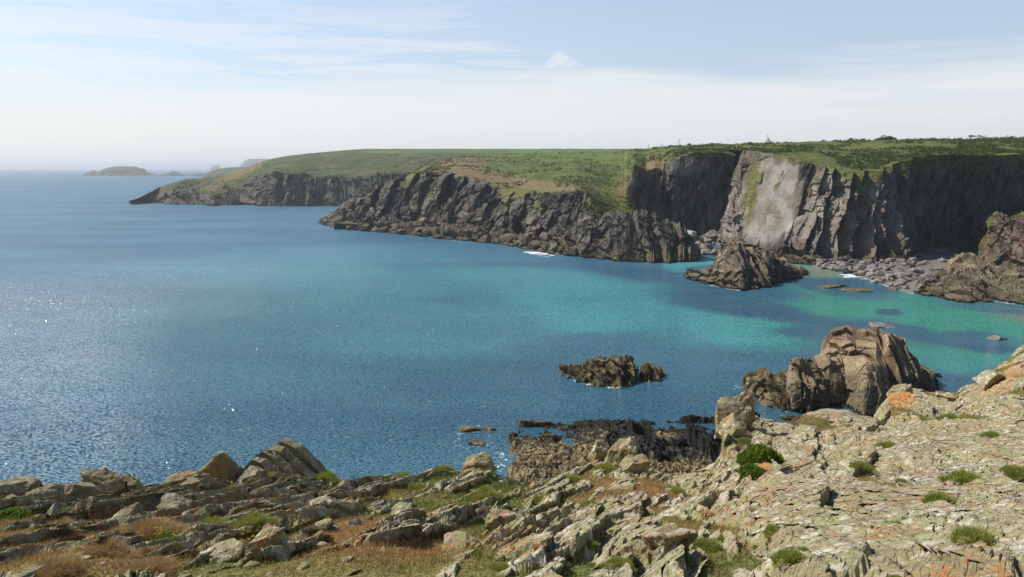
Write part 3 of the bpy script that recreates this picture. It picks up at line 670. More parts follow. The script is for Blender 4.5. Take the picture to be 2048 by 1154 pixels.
rock_mass('islet_rock', 'domed olive brown rock with a low tail on its left, alone in the blue water', 'islet',
          [(1116, 750), (1135, 757), (1170, 765), (1200, 772), (1230, 775), (1258, 769), (1277, 758)],
          [(1116, 747), (1124, 740), (1140, 742), (1160, 738), (1180, 736), (1190, 726), (1205, 721), (1240, 720), (1256, 726), (1268, 738), (1277, 752)],
          [(1116, 1.5), (1200, 7), (1277, 2)], 6, M_WEED, amp=.40, size=.30, seed=81, saw=.5, step=.8, counts=(5, 90, 30), midpos=(.6, .4))
rock_mass('islet_rock', 'small low brown rock just right of the domed islet', 'islet',
          [(1278, 757), (1290, 765), (1310, 764), (1330, 754)], [(1278, 750), (1284, 734), (1296, 731), (1306, 736), (1318, 738), (1330, 752)],
          [(1278, 1), (1300, 3.5), (1330, 1)], 4, M_WEED, amp=.25, size=.22, seed=83, saw=.4, step=.8, counts=(5, 50, 18))
def shelf():
    u = np.arange(992, 1520, .8)
    tp = [(992, 915), (1004, 906), (1020, 890), (1050, 870), (1075, 856), (1110, 851), (1150, 848), (1200, 850), (1240, 859), (1270, 855), (1300, 850), (1350, 855), (1380, 861), (1400, 868), (1440, 871), (1520, 878)]
    back = [(x, y, 95.0 + (x - 1000) * .004 - (max(0, 1060 - x)) * .10) for x, y in tp]
    back = np.array(back)
    rA = np.array([(992, 1010, 66), (1520, 1010, 66)], float)
    rB = np.array([(992, 975, 76), (1010, 965, 77), (1100, 955, 77), (1250, 950, 77), (1380, 955, 78), (1520, 950, 78)], float)
    rC = np.array([(992, 940, 82), (1004, 925, 84), (1060, 905, 86), (1240, 905, 86), (1250, 895, 84), (1340, 885, 86), (1520, 905, 86)], float)
    b2 = shift(back, 1.5, z=.2); b3 = shift(back, 3, z=-2.5)
    P, v = loft([rA, rB, rC, back, b2, b3], u, [20, 70, 110, 20, 6])
    V = v[None, :] + 0 * u[:, None]; px, py = proj(P)
    Bq = frame((-.75, -.2, .62)); Q = P @ Bq.T
    a1, e1 = blocks(P @ frame((-.9, .1, .25)).T / np.array([1.6, 3.0, 3.0]), 5); a2, e2 = blocks(Q / np.array([.5, 1.2, 1.0]), 6); a3, e3 = blocks(Q / np.array([.22, .45, .4]), 7)
    blk = blob(px, py, 1260, 905, 50, 40, 0, .25) + blob(px, py, 1405, 900, 55, 40, .1, .25) + blob(px, py, 1320, 915, 45, 28, 0, .3)
    blk = np.clip(blk, 0, 1)
    left = sstep(px + 22 * fbm(P / 2.5, 3, 96), 1000, 1034)
    dz = (a1 * (.20 + .75 * blk) + a2 * .13 + a3 * .05 - .15 * np.exp(-e1 / .05) - .10 * np.exp(-e2 / .08)) + .35 + 1.7 * fbm(P / 6.0, 3, 99)
    P[..., 2] += dz * sstep(-V, -5, -3.9) * (.4 + .6 * left) - (1 - left) * 4.5 + sstep(V, 2.2, 3) * (1 - sstep(V, 3.3, 4)) * (.9 * fbm(P / np.array([3.5, 9, 9]), 3, 98))
    P[..., 0] += a2 * .2; P[..., 1] += a1 * .15
    col = np.stack([0 * dz, 0 * dz, blk, 1 + 0 * dz], -1)
    mt, m = newmat('shelf_rock')
    pos = m.new('ShaderNodeNewGeometry').outputs['Position']; b = attr(m)[2]
    n1 = m.noise(pos, .5, 5, .6); n2 = m.noise(pos, 3.2, 5, .65); n3 = m.noise(pos, 1.4, 5, .7)
    c = m.mix(m.ramp(n2, .35, .62), (0.11, 0.080, 0.036), (0.36, 0.28, 0.14))
    c = m.mix(m.math('MULTIPLY', m.ramp(n1, .42, .60), .7), c, (0.20, 0.155, 0.085))
    weed = m.ramp(m.math('ADD', n3, m.math('MULTIPLY', m.ramp(m.new('ShaderNodeSeparateXYZ', {0: pos}).outputs[1], 86, 96), .16)), .48, .57)
    c = m.mix(weed, c, (0.026, 0.021, 0.010))
    c = m.mix(m.math('MULTIPLY', b, m.ramp(n1, .3, .45, .5, 1.0)), c, m.mix(m.ramp(n2, .55, .7), (0.022, 0.021, 0.021), (0.10, 0.088, 0.075)))
    finish(m, c, .85, n2, .7, .2)
    o = obj('shore_ledge', grid_mesh('shore_ledge', P, col, mt), label='wide flat rock ledge of brown and black blocks at the water below the foreground slope', category='rock ledge'); recentre(o)
shelf()

# ---------------------------------------------------------------- angular stones
def stone_mesh(seed, mat, sx=1., sy=1., sz=1., sub=4, rough=.05, nplane=11):
    import bmesh
    rs = np.random.default_rng(seed)
    bm = bmesh.new(); bmesh.ops.create_icosphere(bm, subdivisions=sub, radius=1.0)
    V = np.array([v.co[:] for v in bm.verts]); Fc = np.array([[v.index for v in f.verts] for f in bm.faces]); bm.free()
    n = rs.normal(size=(nplane, 3)); n /= np.linalg.norm(n, axis=1, keepdims=True)
    base = np.array([[1, 0, 0], [-1, 0, 0], [0, 1, 0], [0, -1, 0], [0, 0, 1], [0, 0, -1]], float); base += rs.normal(size=base.shape) * .38; base /= np.linalg.norm(base, axis=1, keepdims=True)
    n = np.concatenate([base, n]); dd = np.concatenate([rs.uniform(.55, .85, 6), rs.uniform(.62, .98, nplane)])
    dots = V @ n.T
    rad = np.min(np.where(dots > .05, dd[None] / np.maximum(dots, .05), 9), axis=1)
    Pn = V * rad[:, None]
    Pn *= (1 + rough * fbm(Pn * 2.2 + seed, 4, seed))[:, None]
    Pn *= np.array([sx, sy, sz])
    Pn[:, 2] -= Pn[:, 2].min() * .0
    col = np.zeros((len(Pn), 4)); col[:, 3] = 1
    return raw_mesh('stone', Pn, Fc, 3, col, mat)
def put(me, name, loc, s, rot, label, cat, group=None):
    o = bpy.data.objects.new(name, me); COL.objects.link(o); o.location = loc; o.scale = s if not np.isscalar(s) else (s, s, s); o.rotation_euler = rot
    o['label'] = label; o['category'] = cat
    if group: o['group'] = group
    return o

def build_beach():
    u = np.arange(1560, 1920, 2.0)
    edge = [(1560, 546), (1600, 540), (1650, 538), (1690, 546), (1730, 556), (1770, 571), (1810, 583), (1860, 592), (1920, 600)]
    f = wrow(edge); f0 = wrow(edge, -1.5, -6)
    bk = np.array([(1560, 526.0, 275), (1640, 527, 268), (1700, 527, 268), (1800, 525, 268), (1850, 512, 290), (1920, 500, 310)], float)
    P, v = loft([f0, f, bk, shift(bk, 14, dz=1)], u, [6, 60, 6])
    P[..., 2] += .25 * fbm(P / 3, 3, 4) + (1.0 * sstep(v, 1.0, 2.0)[None, :] + .12) * sstep(u, 1610, 1680)[:, None]
    col = np.zeros(P.shape[:2] + (4,))
    obj('beach', grid_mesh('beach', P, col, M_SAND), kind='structure')
    protos = [stone_mesh(100 + k, M_BOULDER, random.uniform(.9, 1.3), random.uniform(.8, 1.1), random.uniform(.5, .8), sub=3) for k in range(8)]
    fi = f; n = 0
    k = 0
    while n < 248 and k < 5000:
        k += 1
        px = random.uniform(1640, 1910); t = random.random()
        y0 = np.interp(px, fi[:, 0], fi[:, 1]); y1 = np.interp(px, bk[:, 0], bk[:, 1])
        d = np.interp(px, fi[:, 0], fi[:, 2]) * (1 - t) + np.interp(px, bk[:, 0], bk[:, 2]) * t
        py = y0 * (1 - t) + y1 * t
        A_, B_ = unproj(px, y0, float(np.interp(px, fi[:, 0], fi[:, 2]))), unproj(px, y1, float(np.interp(px, bk[:, 0], bk[:, 2])))
        p = A_ * (1 - t) + B_ * t
        s = random.choice([.6, .7, .9, 1.0, 1.2, 1.5]) * random.uniform(.85, 1.25)
        put(protos[n % 8], 'boulder', (float(p[0]), float(p[1]), float(p[2]) + 1.0 * t * t * (3 - 2 * t) + .25 + s * .22), s, (random.uniform(-.3, .3), random.uniform(-.3, .3), random.uniform(0, 6.3)),
            'grey boulder in the jumble covering the beach below the dark cliff', 'boulder', 'boulders on the cove beach')
        n += 1
    for n in range(50):                                # rubble at the head of the narrow inlet
        px = random.uniform(1378, 1446); py = random.uniform(468, 512); d = float(np.interp(py, [468, 512], [330, 292])); z = float(np.interp(py, [468, 512], [4.5, .3]))
        p = unproj(px, pyz(z, d), d); s = random.uniform(1.0, 2.3)
        put(protos[n % 8], 'boulder', (float(p[0]), float(p[1]), z), s, (random.uniform(-.4, .4), random.uniform(-.4, .4), random.uniform(0, 6.3)),
            'grey boulder in the rubble at the head of the narrow inlet', 'boulder', 'boulders in the narrow inlet')
    pr2 = [stone_mesh(160 + k, M_TAN, random.uniform(.9, 1.4), random.uniform(.8, 1.1), random.uniform(.55, .9), sub=4) for k in range(7)]
    msk = (CV_ > .98) & (CV_ < 1.75) & (CPX > 668) & (CPX < 1160)
    cand = CP_[msk]; cvv = CV_[msk]; pk = RNG.choice(len(cand), 150)
    for n, q in enumerate(pk):
        p = cand[q]; s = random.choice([.9, 1.2, 1.6, 2.2, 3.0]) * random.uniform(.8, 1.2) * (1.15 - .4 * (cvv[q] - 1))
        put(pr2[n % 7], 'shore_rock', (float(p[0]), float(p[1]) - .3 * s, float(p[2]) + .1 * s), s, (random.uniform(-.5, .5), random.uniform(-.6, .2), random.uniform(0, 6.3)),
            'tan rock on the rocky shore along the foot of the central headland cliff', 'shore rock', 'shore rocks along the headland foot')
    p = unproj(1380, 463, 318.0)
    pale = stone_mesh(140, plain('pale_stone', (.5, .47, .43)), 1, 1, .8)
    put(pale, 'boulder', (float(p[0]), 318.0, float(p[2]) - 1), 2.6, (0, .2, 1), 'big pale boulder above the rubble of the narrow inlet', 'boulder')
    # low wet rocks beyond the pool and further awash rocks
    for (px, py, sx, sz, lab, mt) in [(1658, 574, 5.0, 1.0, 'low flat tan rock just off the boulder beach', M_WEED), (1790, 578, 2.2, .9, 'small tan rock at the water edge of the boulder beach', M_WEED),
                                      (1715, 580, 6, .5, 'dark weedy rock barely showing off the boulder beach', M_WEED),
                                      (1763, 652, 3.6, .9, 'small pale rock in the turquoise water right behind the biggest stack', M_BOULDER), (1991, 678, 1.9, 1.0, 'small tan rock alone in the turquoise water near the right edge', M_BOULDER),
                                      (938, 860, 1.9, .55, 'brown weed covered rock awash, left of a close pair in the surf', M_WEED), (975, 858, 1.3, .5, 'brown weed covered rock awash, right of a close pair in the surf', M_WEED), (952, 886, 1.5, .6, 'brown rock awash in the foam nearest the foreground slope', M_WEED),
                                      (1060, 850, 1.9, .9, 'round brown rock at the left tip of the flat ledge', M_WEED), (1582, 838, 1.6, .8, 'small black rock in the gap in front of the biggest stack', M_WEED), (645, 441, 4, .9, 'dark rock low in the water off the tip of the near headland', M_WEED)]:
        d = float(sead(py)); p = unproj(px, py, d)
        me = stone_mesh(int(px), mt, sx, sx * .7, sz, sub=5, rough=.28, nplane=16)
        put(me, 'sea_rock', (float(p[0]), d, -.15), 1, (0, 0, random.uniform(-.4, .4)), lab, 'sea rock')
build_beach()

# ---------------------------------------------------------------- distant islands
def island(name, label, cat, pts, d, depth, seed, mat=None):
    top = np.array(pts, float); u = np.arange(top[0, 0], top[-1, 0] + .01, .5)
    base = float(pyz(0, d)); zt = unproj(top[:, 0], top[:, 1], d)[:, 2]
    rows = []
    for f_, dd in ((-.02, -1), (.0, -.8), (.62, -.5), (1.0, 0), (.6, .6), (-.02, 1)):
        rows.append(np.column_stack([top[:, 0], pyz(np.maximum(zt * f_, -2), d + dd * depth), np.full(len(top), d + dd * depth)]))
    P, v = loft(rows, u, [2, 16, 16, 10, 8]); P = smooth_v(P, 2)
    n = fbm(P / (depth * .12), 4, seed)
    P[..., 2] += n * np.clip(P[..., 2], 0, 30) * .12; P[..., 1] += n * depth * .1
    V = v[None, :] + 0 * u[:, None]
    vg = sstep(V + n * .4, 1.75, 2.1)
    o = obj(name, grid_mesh(name, P, np.stack([vg, 0 * vg, 0 * vg, 1 + 0 * vg], -1), mat or M_FARCLIFF), label=label, category=cat); recentre(o)
island('island', 'long low green humped island, largest one out on the sea', 'island', [(163, 350.4), (170, 347.5), (177, 344), (185, 341), (194, 344), (205, 338.5), (218, 334.5), (232, 332.5), (252, 331.8), (272, 333), (286, 337), (296, 343.5), (306, 347), (320, 350.2)], 3200, 120, 3)
island('island', 'small dark islet just right of the green humped island', 'island', [(318, 350.3), (330, 347), (345, 342.5), (352, 342.8), (362, 347), (372, 349.5), (380, 350.3)], 3150, 50, 4)
island('island', 'thin flat skerry between the small islet and the mainland', 'island', [(378, 350), (392, 347), (410, 346.5), (425, 347), (440, 350)], 3000, 40, 5)
island('headland_spit', 'low hazy spit of land behind the rocky point', 'headland', [(404, 352), (412, 346), (424, 341), (438, 337), (455, 335), (475, 333.5), (500, 332), (560, 331), (620, 331)], 2300, 160, 6)
island('island', 'pale blue knob of rock far out above the low spit', 'island', [(420, 337.6), (424, 332), (430, 329.2), (437, 329.5), (441, 333), (443, 337.6)], 8500, 120, 7)
island('island', 'pale blue distant island showing behind the green hillside', 'island', [(478, 337.6), (484, 327), (490, 320), (500, 317), (512, 317.5), (525, 316.5), (545, 318), (600, 322), (700, 337)], 7000, 200, 8)

# ---------------------------------------------------------------- foreground slope
G_EDGE = [(-900, 940, 15), (-300, 955, 16), (0, 972, 17), (60, 968, 17), (130, 972, 17.5), (200, 978, 18), (270, 975, 18), (340, 965, 19), (385, 962, 19), (440, 966, 19), (500, 958, 19), (560, 950, 19.5), (620, 958, 19.5), (660, 960, 20), (700, 960, 20), (740, 956, 20), (780, 950, 20.5), (830, 955, 21), (868, 940, 21), (900, 945, 21), (925, 940, 22), (950, 932, 22), (975, 938, 22), (1000, 955, 22), (1040, 968, 22.5), (1072, 970, 23), (1121, 948, 23), (1160, 935, 24), (1195, 918, 24), (1220, 925, 24), (1240, 916, 24), (1281, 946, 24), (1314, 940, 25), (1343, 953, 25), (1363, 950, 25), (1396, 946, 26), (1430, 930, 26), (1441, 905, 26.5), (1446, 872, 27), (1445, 825, 27), (1450, 812, 27), (1460, 808, 27), (1487, 818, 27.5), (1503, 830, 28), (1550, 842, 29), (1590, 842, 30), (1609, 828, 31), (1640, 820, 31), (1681, 818, 32), (1715, 828, 33), (1750, 838, 34), (1764, 812, 35), (1782, 782, 36), (1811, 773, 37), (1864, 784, 37), (1912, 791, 38), (1926, 772, 38), (1965, 764, 39), (1989, 736, 40), (2017, 716, 41), (2048, 688, 42), (2150, 640, 44), (2700, 560, 48)]
def build_ground():
    u = np.arange(-520, 2560, 2.0)
    e = np.array(G_EDGE, float)
    r_e = e
    r_b = np.array([(-900, 1154, 5.6), (0, 1154, 5.6), (700, 1154, 5.4), (1400, 1154, 5.4), (2048, 1154, 6.0), (2700, 1154, 6.5)], float)
    r_n = np.array([(-900, 2600, 1.0), (2700, 2600, 1.0)], float)
    r_m = np.array([(-900, 1055, 9.5), (0, 1058, 9.8), (400, 1052, 10), (700, 1045, 10.5), (1000, 1045, 11), (1200, 1035, 12), (1400, 1030, 12.5), (1500, 1010, 13), (1700, 985, 13.5), (2048, 960, 14), (2700, 930, 15)], float)
    r_m2 = np.array([(-900, 990, 13.5), (0, 1008, 13.6), (400, 1005, 14.5), (700, 995, 15.5), (1000, 990, 16.5), (1200, 975, 18), (1400, 985, 18), (1440, 960, 18.5), (1500, 930, 19.5), (1560, 915, 20), (1700, 890, 21), (1850, 865, 22), (2048, 835, 24), (2700, 760, 27)], float)
    r_d1 = shift(e, 3, dz=-3.2); r_d2 = shift(e, 14, dz=-14)
    r_d3 = np.array([(px, float(pyz(-3, 74 if px < 1500 else 82)), 74 if px < 1500 else 82) for px in (-900, 950, 1500, 1700, 2700)], float)
    P, v = loft([r_n, r_b, r_m, r_m2, r_e, r_d1, r_d2, r_d3], u, [30, 230, 180, 210, 14, 16, 16])
    P = smooth_v(P, 14)
    V = v[None, :] + 0 * u[:, None]
    X, Y = P[..., 0], P[..., 1]
    px, py = proj(P)
    # strike runs away from the viewer; slabs rise to the right and break off sharply
    # (bedding turns a little from left to right, as in the rock itself)
    P2 = np.stack([X, Y, 0 * X], -1)
    wx = X + .30 * fbm(P2 / 2.2, 3, 1) ; wy = Y + .30 * fbm(P2 / 2.2, 3, 2)
    ang = R(9); c_, s_ = math.cos(ang), math.sin(ang)
    sx = wx * c_ - wy * s_; sy = wx * s_ + wy * c_
    def bl(a, b, seed, tilt=(.55, .25, 0)):
        Q = np.stack([sx / a, sy / b, np.full_like(sx, .5)], -1); return blocks(Q, seed, tilt)
    a0, e0 = bl(1.35, 5.5, 1, (.7, .3, 0)); a1, e1 = bl(.46, 2.1, 2, (.85, .3, 0)); a2, e2 = bl(.19, .8, 3, (.85, .3, 0)); a3, e3 = bl(.085, .26, 4, (.8, .3, 0)); a4, e4 = bl(.055, .10, 5)
    rgh = sstep(fbm(P2 / 4.5, 2, 15), -.35, .35)
    left = sstep(-px, -760, -480) * sstep(-py, -1100, -1020)            # boulder strewn left brow
    right = sstep(px, 1420, 1560)
    k1 = .55 + .45 * rgh + .6 * left - .35 * right
    fin = sstep(fbm(P2 / 1.1, 3, 16), -.3, .35)
    rock = a0 * (.13 + .08 * left + .15 * right) + a1 * .085 * k1 + a2 * .050 * k1 * (.35 + .9 * fin) + a3 * .020 * (.3 + fin) + a4 * .008
    rock += -.05 * np.exp(-e1 / .04) - .025 * fin * np.exp(-e2 / .06) + .018 * fbm(P2 / .12, 3, 7) + .05 * fbm(P2 / .6, 3, 9)
    far = sstep(Y, 5, 20)
    rock = rock * (1 + .15 * far) * (1 - .40 * blob(px, py, 1800, 955, 330, 75, .12, .35))
    # soil and turf fill the hollows
    rock = np.where(rock > .15, .15 + (rock - .15) * .5, rock)
    soiln = fbm(P2 / 1.5, 4, 21); soilb = fbm(P2 / 4.0, 2, 22)
    soilf = fbm(P2 / .45, 3, 27)
    soil = -.018 + .05 * soiln + .06 * soilb + .045 * soilf - .035 * right
    fx, fy = px + soiln * 50, py + soilb * 25
    bias = .10 * blob(fx, fy, 560, 1060, 200, 50, -.1, .5) + .20 * blob(fx, fy, 260, 1110, 240, 40, -.15, .4) + .10 * blob(fx, fy, 700, 1090, 120, 60, 0, .5) + .10 * blob(fx, fy, 880, 990, 90, 36, 0, .5) + .20 * blob(fx, fy, 1260, 1000, 90, 26, .1, .5) + .12 * blob(fx, fy, 1000, 1110, 90, 50, 0, .5) + .10 * blob(fx, fy, 1700, 1130, 120, 30, 0, .5)
    bias = bias - .12 * blob(px, py, 1780, 950, 420, 130, .1, .4) - .10 * blob(px, py, 1150, 1080, 300, 70, 0, .5) - .12 * left
    soil = soil + bias * .62 + .012 * fbm(P2 / .08, 2, 33)
    turf = sstep(soil - rock, -.012, .03)
    hgt = np.maximum(rock, soil)
    for _ in range(5):                                  # scarps get a batter instead of dropping within one cell
        g_ = np.zeros_like(hgt); g_[:, 1:-1] = np.abs(hgt[:, 2:] - hgt[:, :-2]) / (np.linalg.norm(P[:, 2:, :2] - P[:, :-2, :2], axis=-1) + .02)
        g_ = blur(g_, 1)
        w_ = sstep(g_, .5, 1.2); h2 = blur(hgt, 1); hgt = hgt * (1 - w_) + h2 * w_
    on = sstep(V, .15, .9)
    brow = 1 - .7 * sstep(V, 3.6, 3.95)
    P[..., 2] += hgt * on * brow
    # breaks of slope get a horizontal jag too
    P[..., 0] += .05 * a2 * (1 - turf) * on; P[..., 1] += .05 * a1 * (1 - turf) * on
    # rough sea cliff below the brow
    low = sstep(V, 4.7, 5.2)
    P[..., 2] += low * (1.0 * a0); P[..., 1] += low * .8 * a1
    dry = np.clip(.50 + .9 * fbm(P2 / 1.9, 3, 51) + .55 * blob(fx, fy, 280, 1090, 300, 60, -.2, .5) + .35 * blob(fx, fy, 1260, 1000, 120, 40, 0, .5) + .45 * blob(fx, fy, 720, 1110, 260, 45, 0, .5) - .4 * blob(fx, fy, 860, 960, 90, 30, 0, .5) - .35 * blob(fx, fy, 1000, 1020, 90, 60, 0, .5), 0, 1)
    org = np.clip(blob(px + 10 * soiln, py, 1790, 795, 40, 18, .2, .4) + blob(px, py, 2000, 760, 45, 26, -.6, .5) * .7 + blob(px, py, 1470, 828, 28, 14, .5, .4) * .8 + blob(px, py, 1530, 950, 22, 10, 0, .5) + blob(px, py, 360, 975, 30, 8, .1, .5) * .8, 0, 1)
    col = np.stack([turf, dry, org, 1 + 0 * turf], -1)
    obj('ground', grid_mesh('ground', P, col, M_LICHEN), kind='structure')
    return P, turf, dry, px, V
GP, GT, GD, GPX, GV = build_ground()
def ground_at(px, py):
    """the displaced ground vertex nearest to a photo pixel that faces the camera first"""
    qx, qy = ground_at.q
    i = int(round((px + 520) / 2.0)); i = max(0, min(qx.shape[0] - 1, i))
    j = np.arange(qy.shape[1]); m = (GV[0] > .6) & (GV[0] < 4.05)
    dd = np.where(m, np.abs(qy[i] - py), 1e9); jj = int(np.argmin(dd))
    return GP[i, jj]
ground_at.q = proj(GP)

# ---------------------------------------------------------------- foreground blocks of rock
def slab_outcrop():
    """stack of tilted plates seen edge on, on the brow at left centre"""
    root = bpy.data.objects.new('rock_outcrop', None); COL.objects.link(root)
    root['label'] = 'striped outcrop of tilted parallel plates on the left brow'; root['category'] = 'rock outcrop'
    base = unproj(575, 960, 19.3); root.location = tuple(float(x) for x in base)
    import bmesh
    # (left-foot px,py) (apex px,py) (right-foot px,py) distance
    plates = [((520, 925), (558, 884), (592, 897), (662, 965), 20.2), ((500, 932), (536, 898), (562, 906), (625, 962), 19.75), ((487, 940), (520, 905), (538, 914), (592, 962), 19.3), ((476, 950), (502, 920), (520, 925), (560, 965), 18.9)]
    for k, (a, b, c, e, d) in enumerate(plates):
        pts = [unproj(x, y, d) for x, y in (a, b, c, e)]
        pts = [pts[0], pts[1], pts[2], pts[3], unproj(e[0] - 10, e[1] + 30, d), unproj(a[0] + 6, e[1] + 25, d)]
        ctr = np.mean(pts, axis=0)
        th = .26
        # fill polygon by a fine grid (radial), extrude back
        n = 120; ring = []
        for q in range(6):
            for t in np.linspace(0, 1, 24, endpoint=False): ring.append(pts[q] * (1 - t) + pts[(q + 1) % 6] * t)
        ring = np.array(ring); rings = []
        for s_ in np.linspace(0.02, 1, 22): rings.append(ctr + (ring - ctr) * s_)
        for t in np.linspace(.12, 1, 8): rings.append(ring + np.array([.10 * t, th * t, .02 * t]))
        for s_ in np.linspace(.95, .02, 10): rings.append(ctr + (ring - ctr) * s_ + np.array([.10, th, .02]))
        P = np.array(rings).transpose(1, 0, 2); P = np.concatenate([P, P[:1]], 0)
        n1 = fbm(P / .35, 4, 60 + k); b_, e_ = blocks(P / np.array([.5, .4, .3]), 61 + k)
        P = P + np.stack([.04 * n1, .05 * n1 - .03 * b_, .05 * n1 + .02 * b_], -1)
        P[-1] = P[0]
        col = np.zeros(P.shape[:2] + (4,)); col[..., 3] = 1
        P = P - base
        o = obj('plate', grid_mesh('plate', P, col, M_LICHEN, flip=True), parent=root)
slab_outcrop()

def fg_stone(px, py, w_px, ratio, name, label, seed, d=None, rot=None, sink=.30, yr=.8, mat=None, rough=.10, group=None, cat='boulder', sub=5):
    g = ground_at(px, py)
    P_ = np.array(g, float)
    dist = P_[1]; s = w_px / F * dist / 2 / .75 * (.82 if px < 400 else 1.0); sink = .42 if px < 400 else sink
    me = stone_mesh(seed, mat or M_LICHEN, 1.0, yr, ratio, sub=sub, rough=rough, nplane=9)
    put(me, name, (float(P_[0]), float(P_[1]), float(P_[2]) + s * ratio * (.7 - sink * 1.4)), s, rot or (random.uniform(-.2, .2), random.uniform(-.3, .1), random.uniform(-.4, .4)), label, cat, group)
for a in [(432, 966, 110, .72, 'outcrop_block', 'big rounded lichen covered boulder on the left brow next to the striped outcrop', 201),
          (505, 968, 60, .8, 'outcrop_block', 'squat grey boulder at the foot of the striped outcrop', 202),
          (352, 958, 60, .5, 'outcrop_block', 'low rounded rock peeping over the brow left of the big rounded boulder', 203),
          (375, 975, 40, .8, 'outcrop_block', 'small grey boulder touching the left side of the big rounded boulder', 204),
          (30, 985, 115, .55, 'outcrop_block', 'large olive boulder in the left corner of the brow', 205),
          (90, 1000, 70, .7, 'outcrop_block', 'dark boulder in front of the large olive corner boulder', 206),
          (160, 985, 70, .7, 'outcrop_block', 'dark jagged rock right of the large olive corner boulder', 207),
          (212, 970, 78, .55, 'outcrop_block', 'jagged flat topped rock on the brow at far left, before the glittering sea', 208),
          (262, 985, 62, .75, 'outcrop_block', 'dark notched rock standing on the left brow', 209),
          (155, 1068, 52, .9, 'outcrop_block', 'dark square faced stone on the left slope', 210),
          (330, 1020, 120, .45, 'outcrop_block', 'broad grey green rock bulging out of the left slope above the dry grass', 211),
          (250, 1062, 110, .5, 'outcrop_block', 'long grey rock sloping down into the dry grass mound', 212),
          (455, 1120, 80, .6, 'outcrop_block', 'pale grey pointed rock in the dry grass near the bottom left', 213),
          (650, 1020, 60, .7, 'outcrop_block', 'dark faced split rock in the brown turf', 214),
          (540, 1100, 66, 1.0, 'outcrop_block', 'upright grey rock among yellow flowers', 215),
          (1245, 925, 62, .9, 'outcrop_block', 'pale pointed rock on the brow above the flat ledge', 216),
          (1262, 945, 55, .8, 'outcrop_block', 'pale block leaning below the pointed rock on the brow', 217),
          (1200, 918, 36, 1.2, 'outcrop_block', 'small upright pale stone on the brow left of the pointed rock', 218),
          (958, 935, 60, .7, 'outcrop_block', 'rounded pale rock on the brow just left of the flat ledge', 219),
          (1470, 838, 70, .9, 'rock_pinnacle', 'orange topped rock pinnacle at the top of the right hand crag', 220),
          (1467, 868, 60, .8, 'outcrop_block', 'pale block under the orange topped pinnacle', 221),
          (1000, 1060, 70, .8, 'outcrop_block', 'tilted pale slab in the middle of the slope', 222),
          (1330, 1090, 90, .6, 'outcrop_block', 'large dark sided slab at bottom centre right', 223),
          (1270, 1120, 80, .6, 'outcrop_block', 'overhanging pale slab left of the large dark sided slab', 224),
          (805, 1035, 50, .7, 'outcrop_block', 'pale capped stone with a dark front in the turf', 225),
          (925, 1100, 70, .7, 'outcrop_block', 'split pale slab near bottom centre', 226),
          (1800, 792, 46, .5, 'outcrop_block', 'orange lichened block on the far right brow beside the biggest stack', 227),
          (1900, 800, 50, .4, 'outcrop_block', 'rounded grey rock on the far right brow', 228),
          (1990, 765, 56, .5, 'outcrop_block', 'brown rock mass on the rising right brow', 229)]:
    px, py, wp, ra, nm, lab, sd = a
    fg_stone(px, py, wp, ra, nm, lab, sd, cat='pinnacle' if nm == 'rock_pinnacle' else 'rock block', rough=.26)
protos = [stone_mesh(300 + k, M_LICHEN, random.uniform(.7, 1.1), random.uniform(.8, 1.6), random.uniform(.35, .8), sub=4, rough=.10) for k in range(12)]
n = 0
while n < 120:
    px = random.uniform(-40, 2090); ey = np.interp(px, [e[0] for e in G_EDGE], [e[1] for e in G_EDGE]); py = random.uniform(ey + 6, 1160)
    g = ground_at(px, py); d = float(g[1]); s = random.uniform(5, 17) / F * d * (1.3 if px < 700 else 1.0)
    put(protos[n % 12], 'stone', (float(g[0]), d, float(g[2]) - s * .05), s, (random.uniform(-.3, .3), random.uniform(-.7, .1), random.uniform(-.5, .3)),
        'angular lichen spotted stone lying on the foreground slope', 'stone', 'loose stones on the foreground slope'); n += 1

# ---------------------------------------------------------------- plants in the foreground
def tuft_mesh(name, n, rad, hgt, mat, seed, dome=.6, wid=.006, lean=.5, tip=0.0, leaf=False):
    rs = np.random.default_rng(seed)
    th = rs.uniform(0, 2 * np.pi, n); rr = np.sqrt(rs.uniform(0, 1, n)) * (1 + .30 * np.sin(th * 2 + seed) + .22 * np.sin(th * 3 + 3 * seed) + .15 * np.sin(th * 7 + 2 * seed))
    x, y = rr * np.cos(th) * rad, rr * np.sin(th) * rad
    zb = dome * rad * np.sqrt(np.clip(1.02 - np.clip(rr, 0, 1) ** 2, 0, 1)) * (1 + .25 * vnoise(np.stack([x / rad * 3, y / rad * 3, 0 * x + seed], -1), seed))
    out = np.stack([x / rad * lean, y / rad * lean, np.full(n, .75)], -1) + rs.normal(size=(n, 3)) * .28; out /= np.linalg.norm(out, axis=1, keepdims=True)
    L = hgt * rs.uniform(.5, 1.2, n)
    side = np.cross(out, rs.normal(size=(n, 3))); side /= np.linalg.norm(side, axis=1, keepdims=True) + 1e-9
    b = np.stack([x, y, zb * rs.uniform(.55, 1, n)], -1)
    w_ = wid * rs.uniform(.7, 1.3, n)[:, None]
    if leaf:
        V = np.stack([b, b + out * L[:, None] * .5 + side * w_, b + out * L[:, None], b + out * L[:, None] * .5 - side * w_], 1).reshape(-1, 3); nn = 4
    else:
        V = np.stack([b - side * w_, b + side * w_, b + out * L[:, None]], 1).reshape(-1, 3); nn = 3
    Fc = np.arange(len(V)).reshape(-1, nn)
    c = np.zeros((n, nn, 4)); c[..., 0] = rs.uniform(0, 1, n)[:, None]; c[..., 1] = (rs.uniform(0, 1, n) < tip)[:, None]; c[..., 3] = 1
    me = raw_mesh(name, V, Fc, nn, c.reshape(-1, 4), mat)
    return me
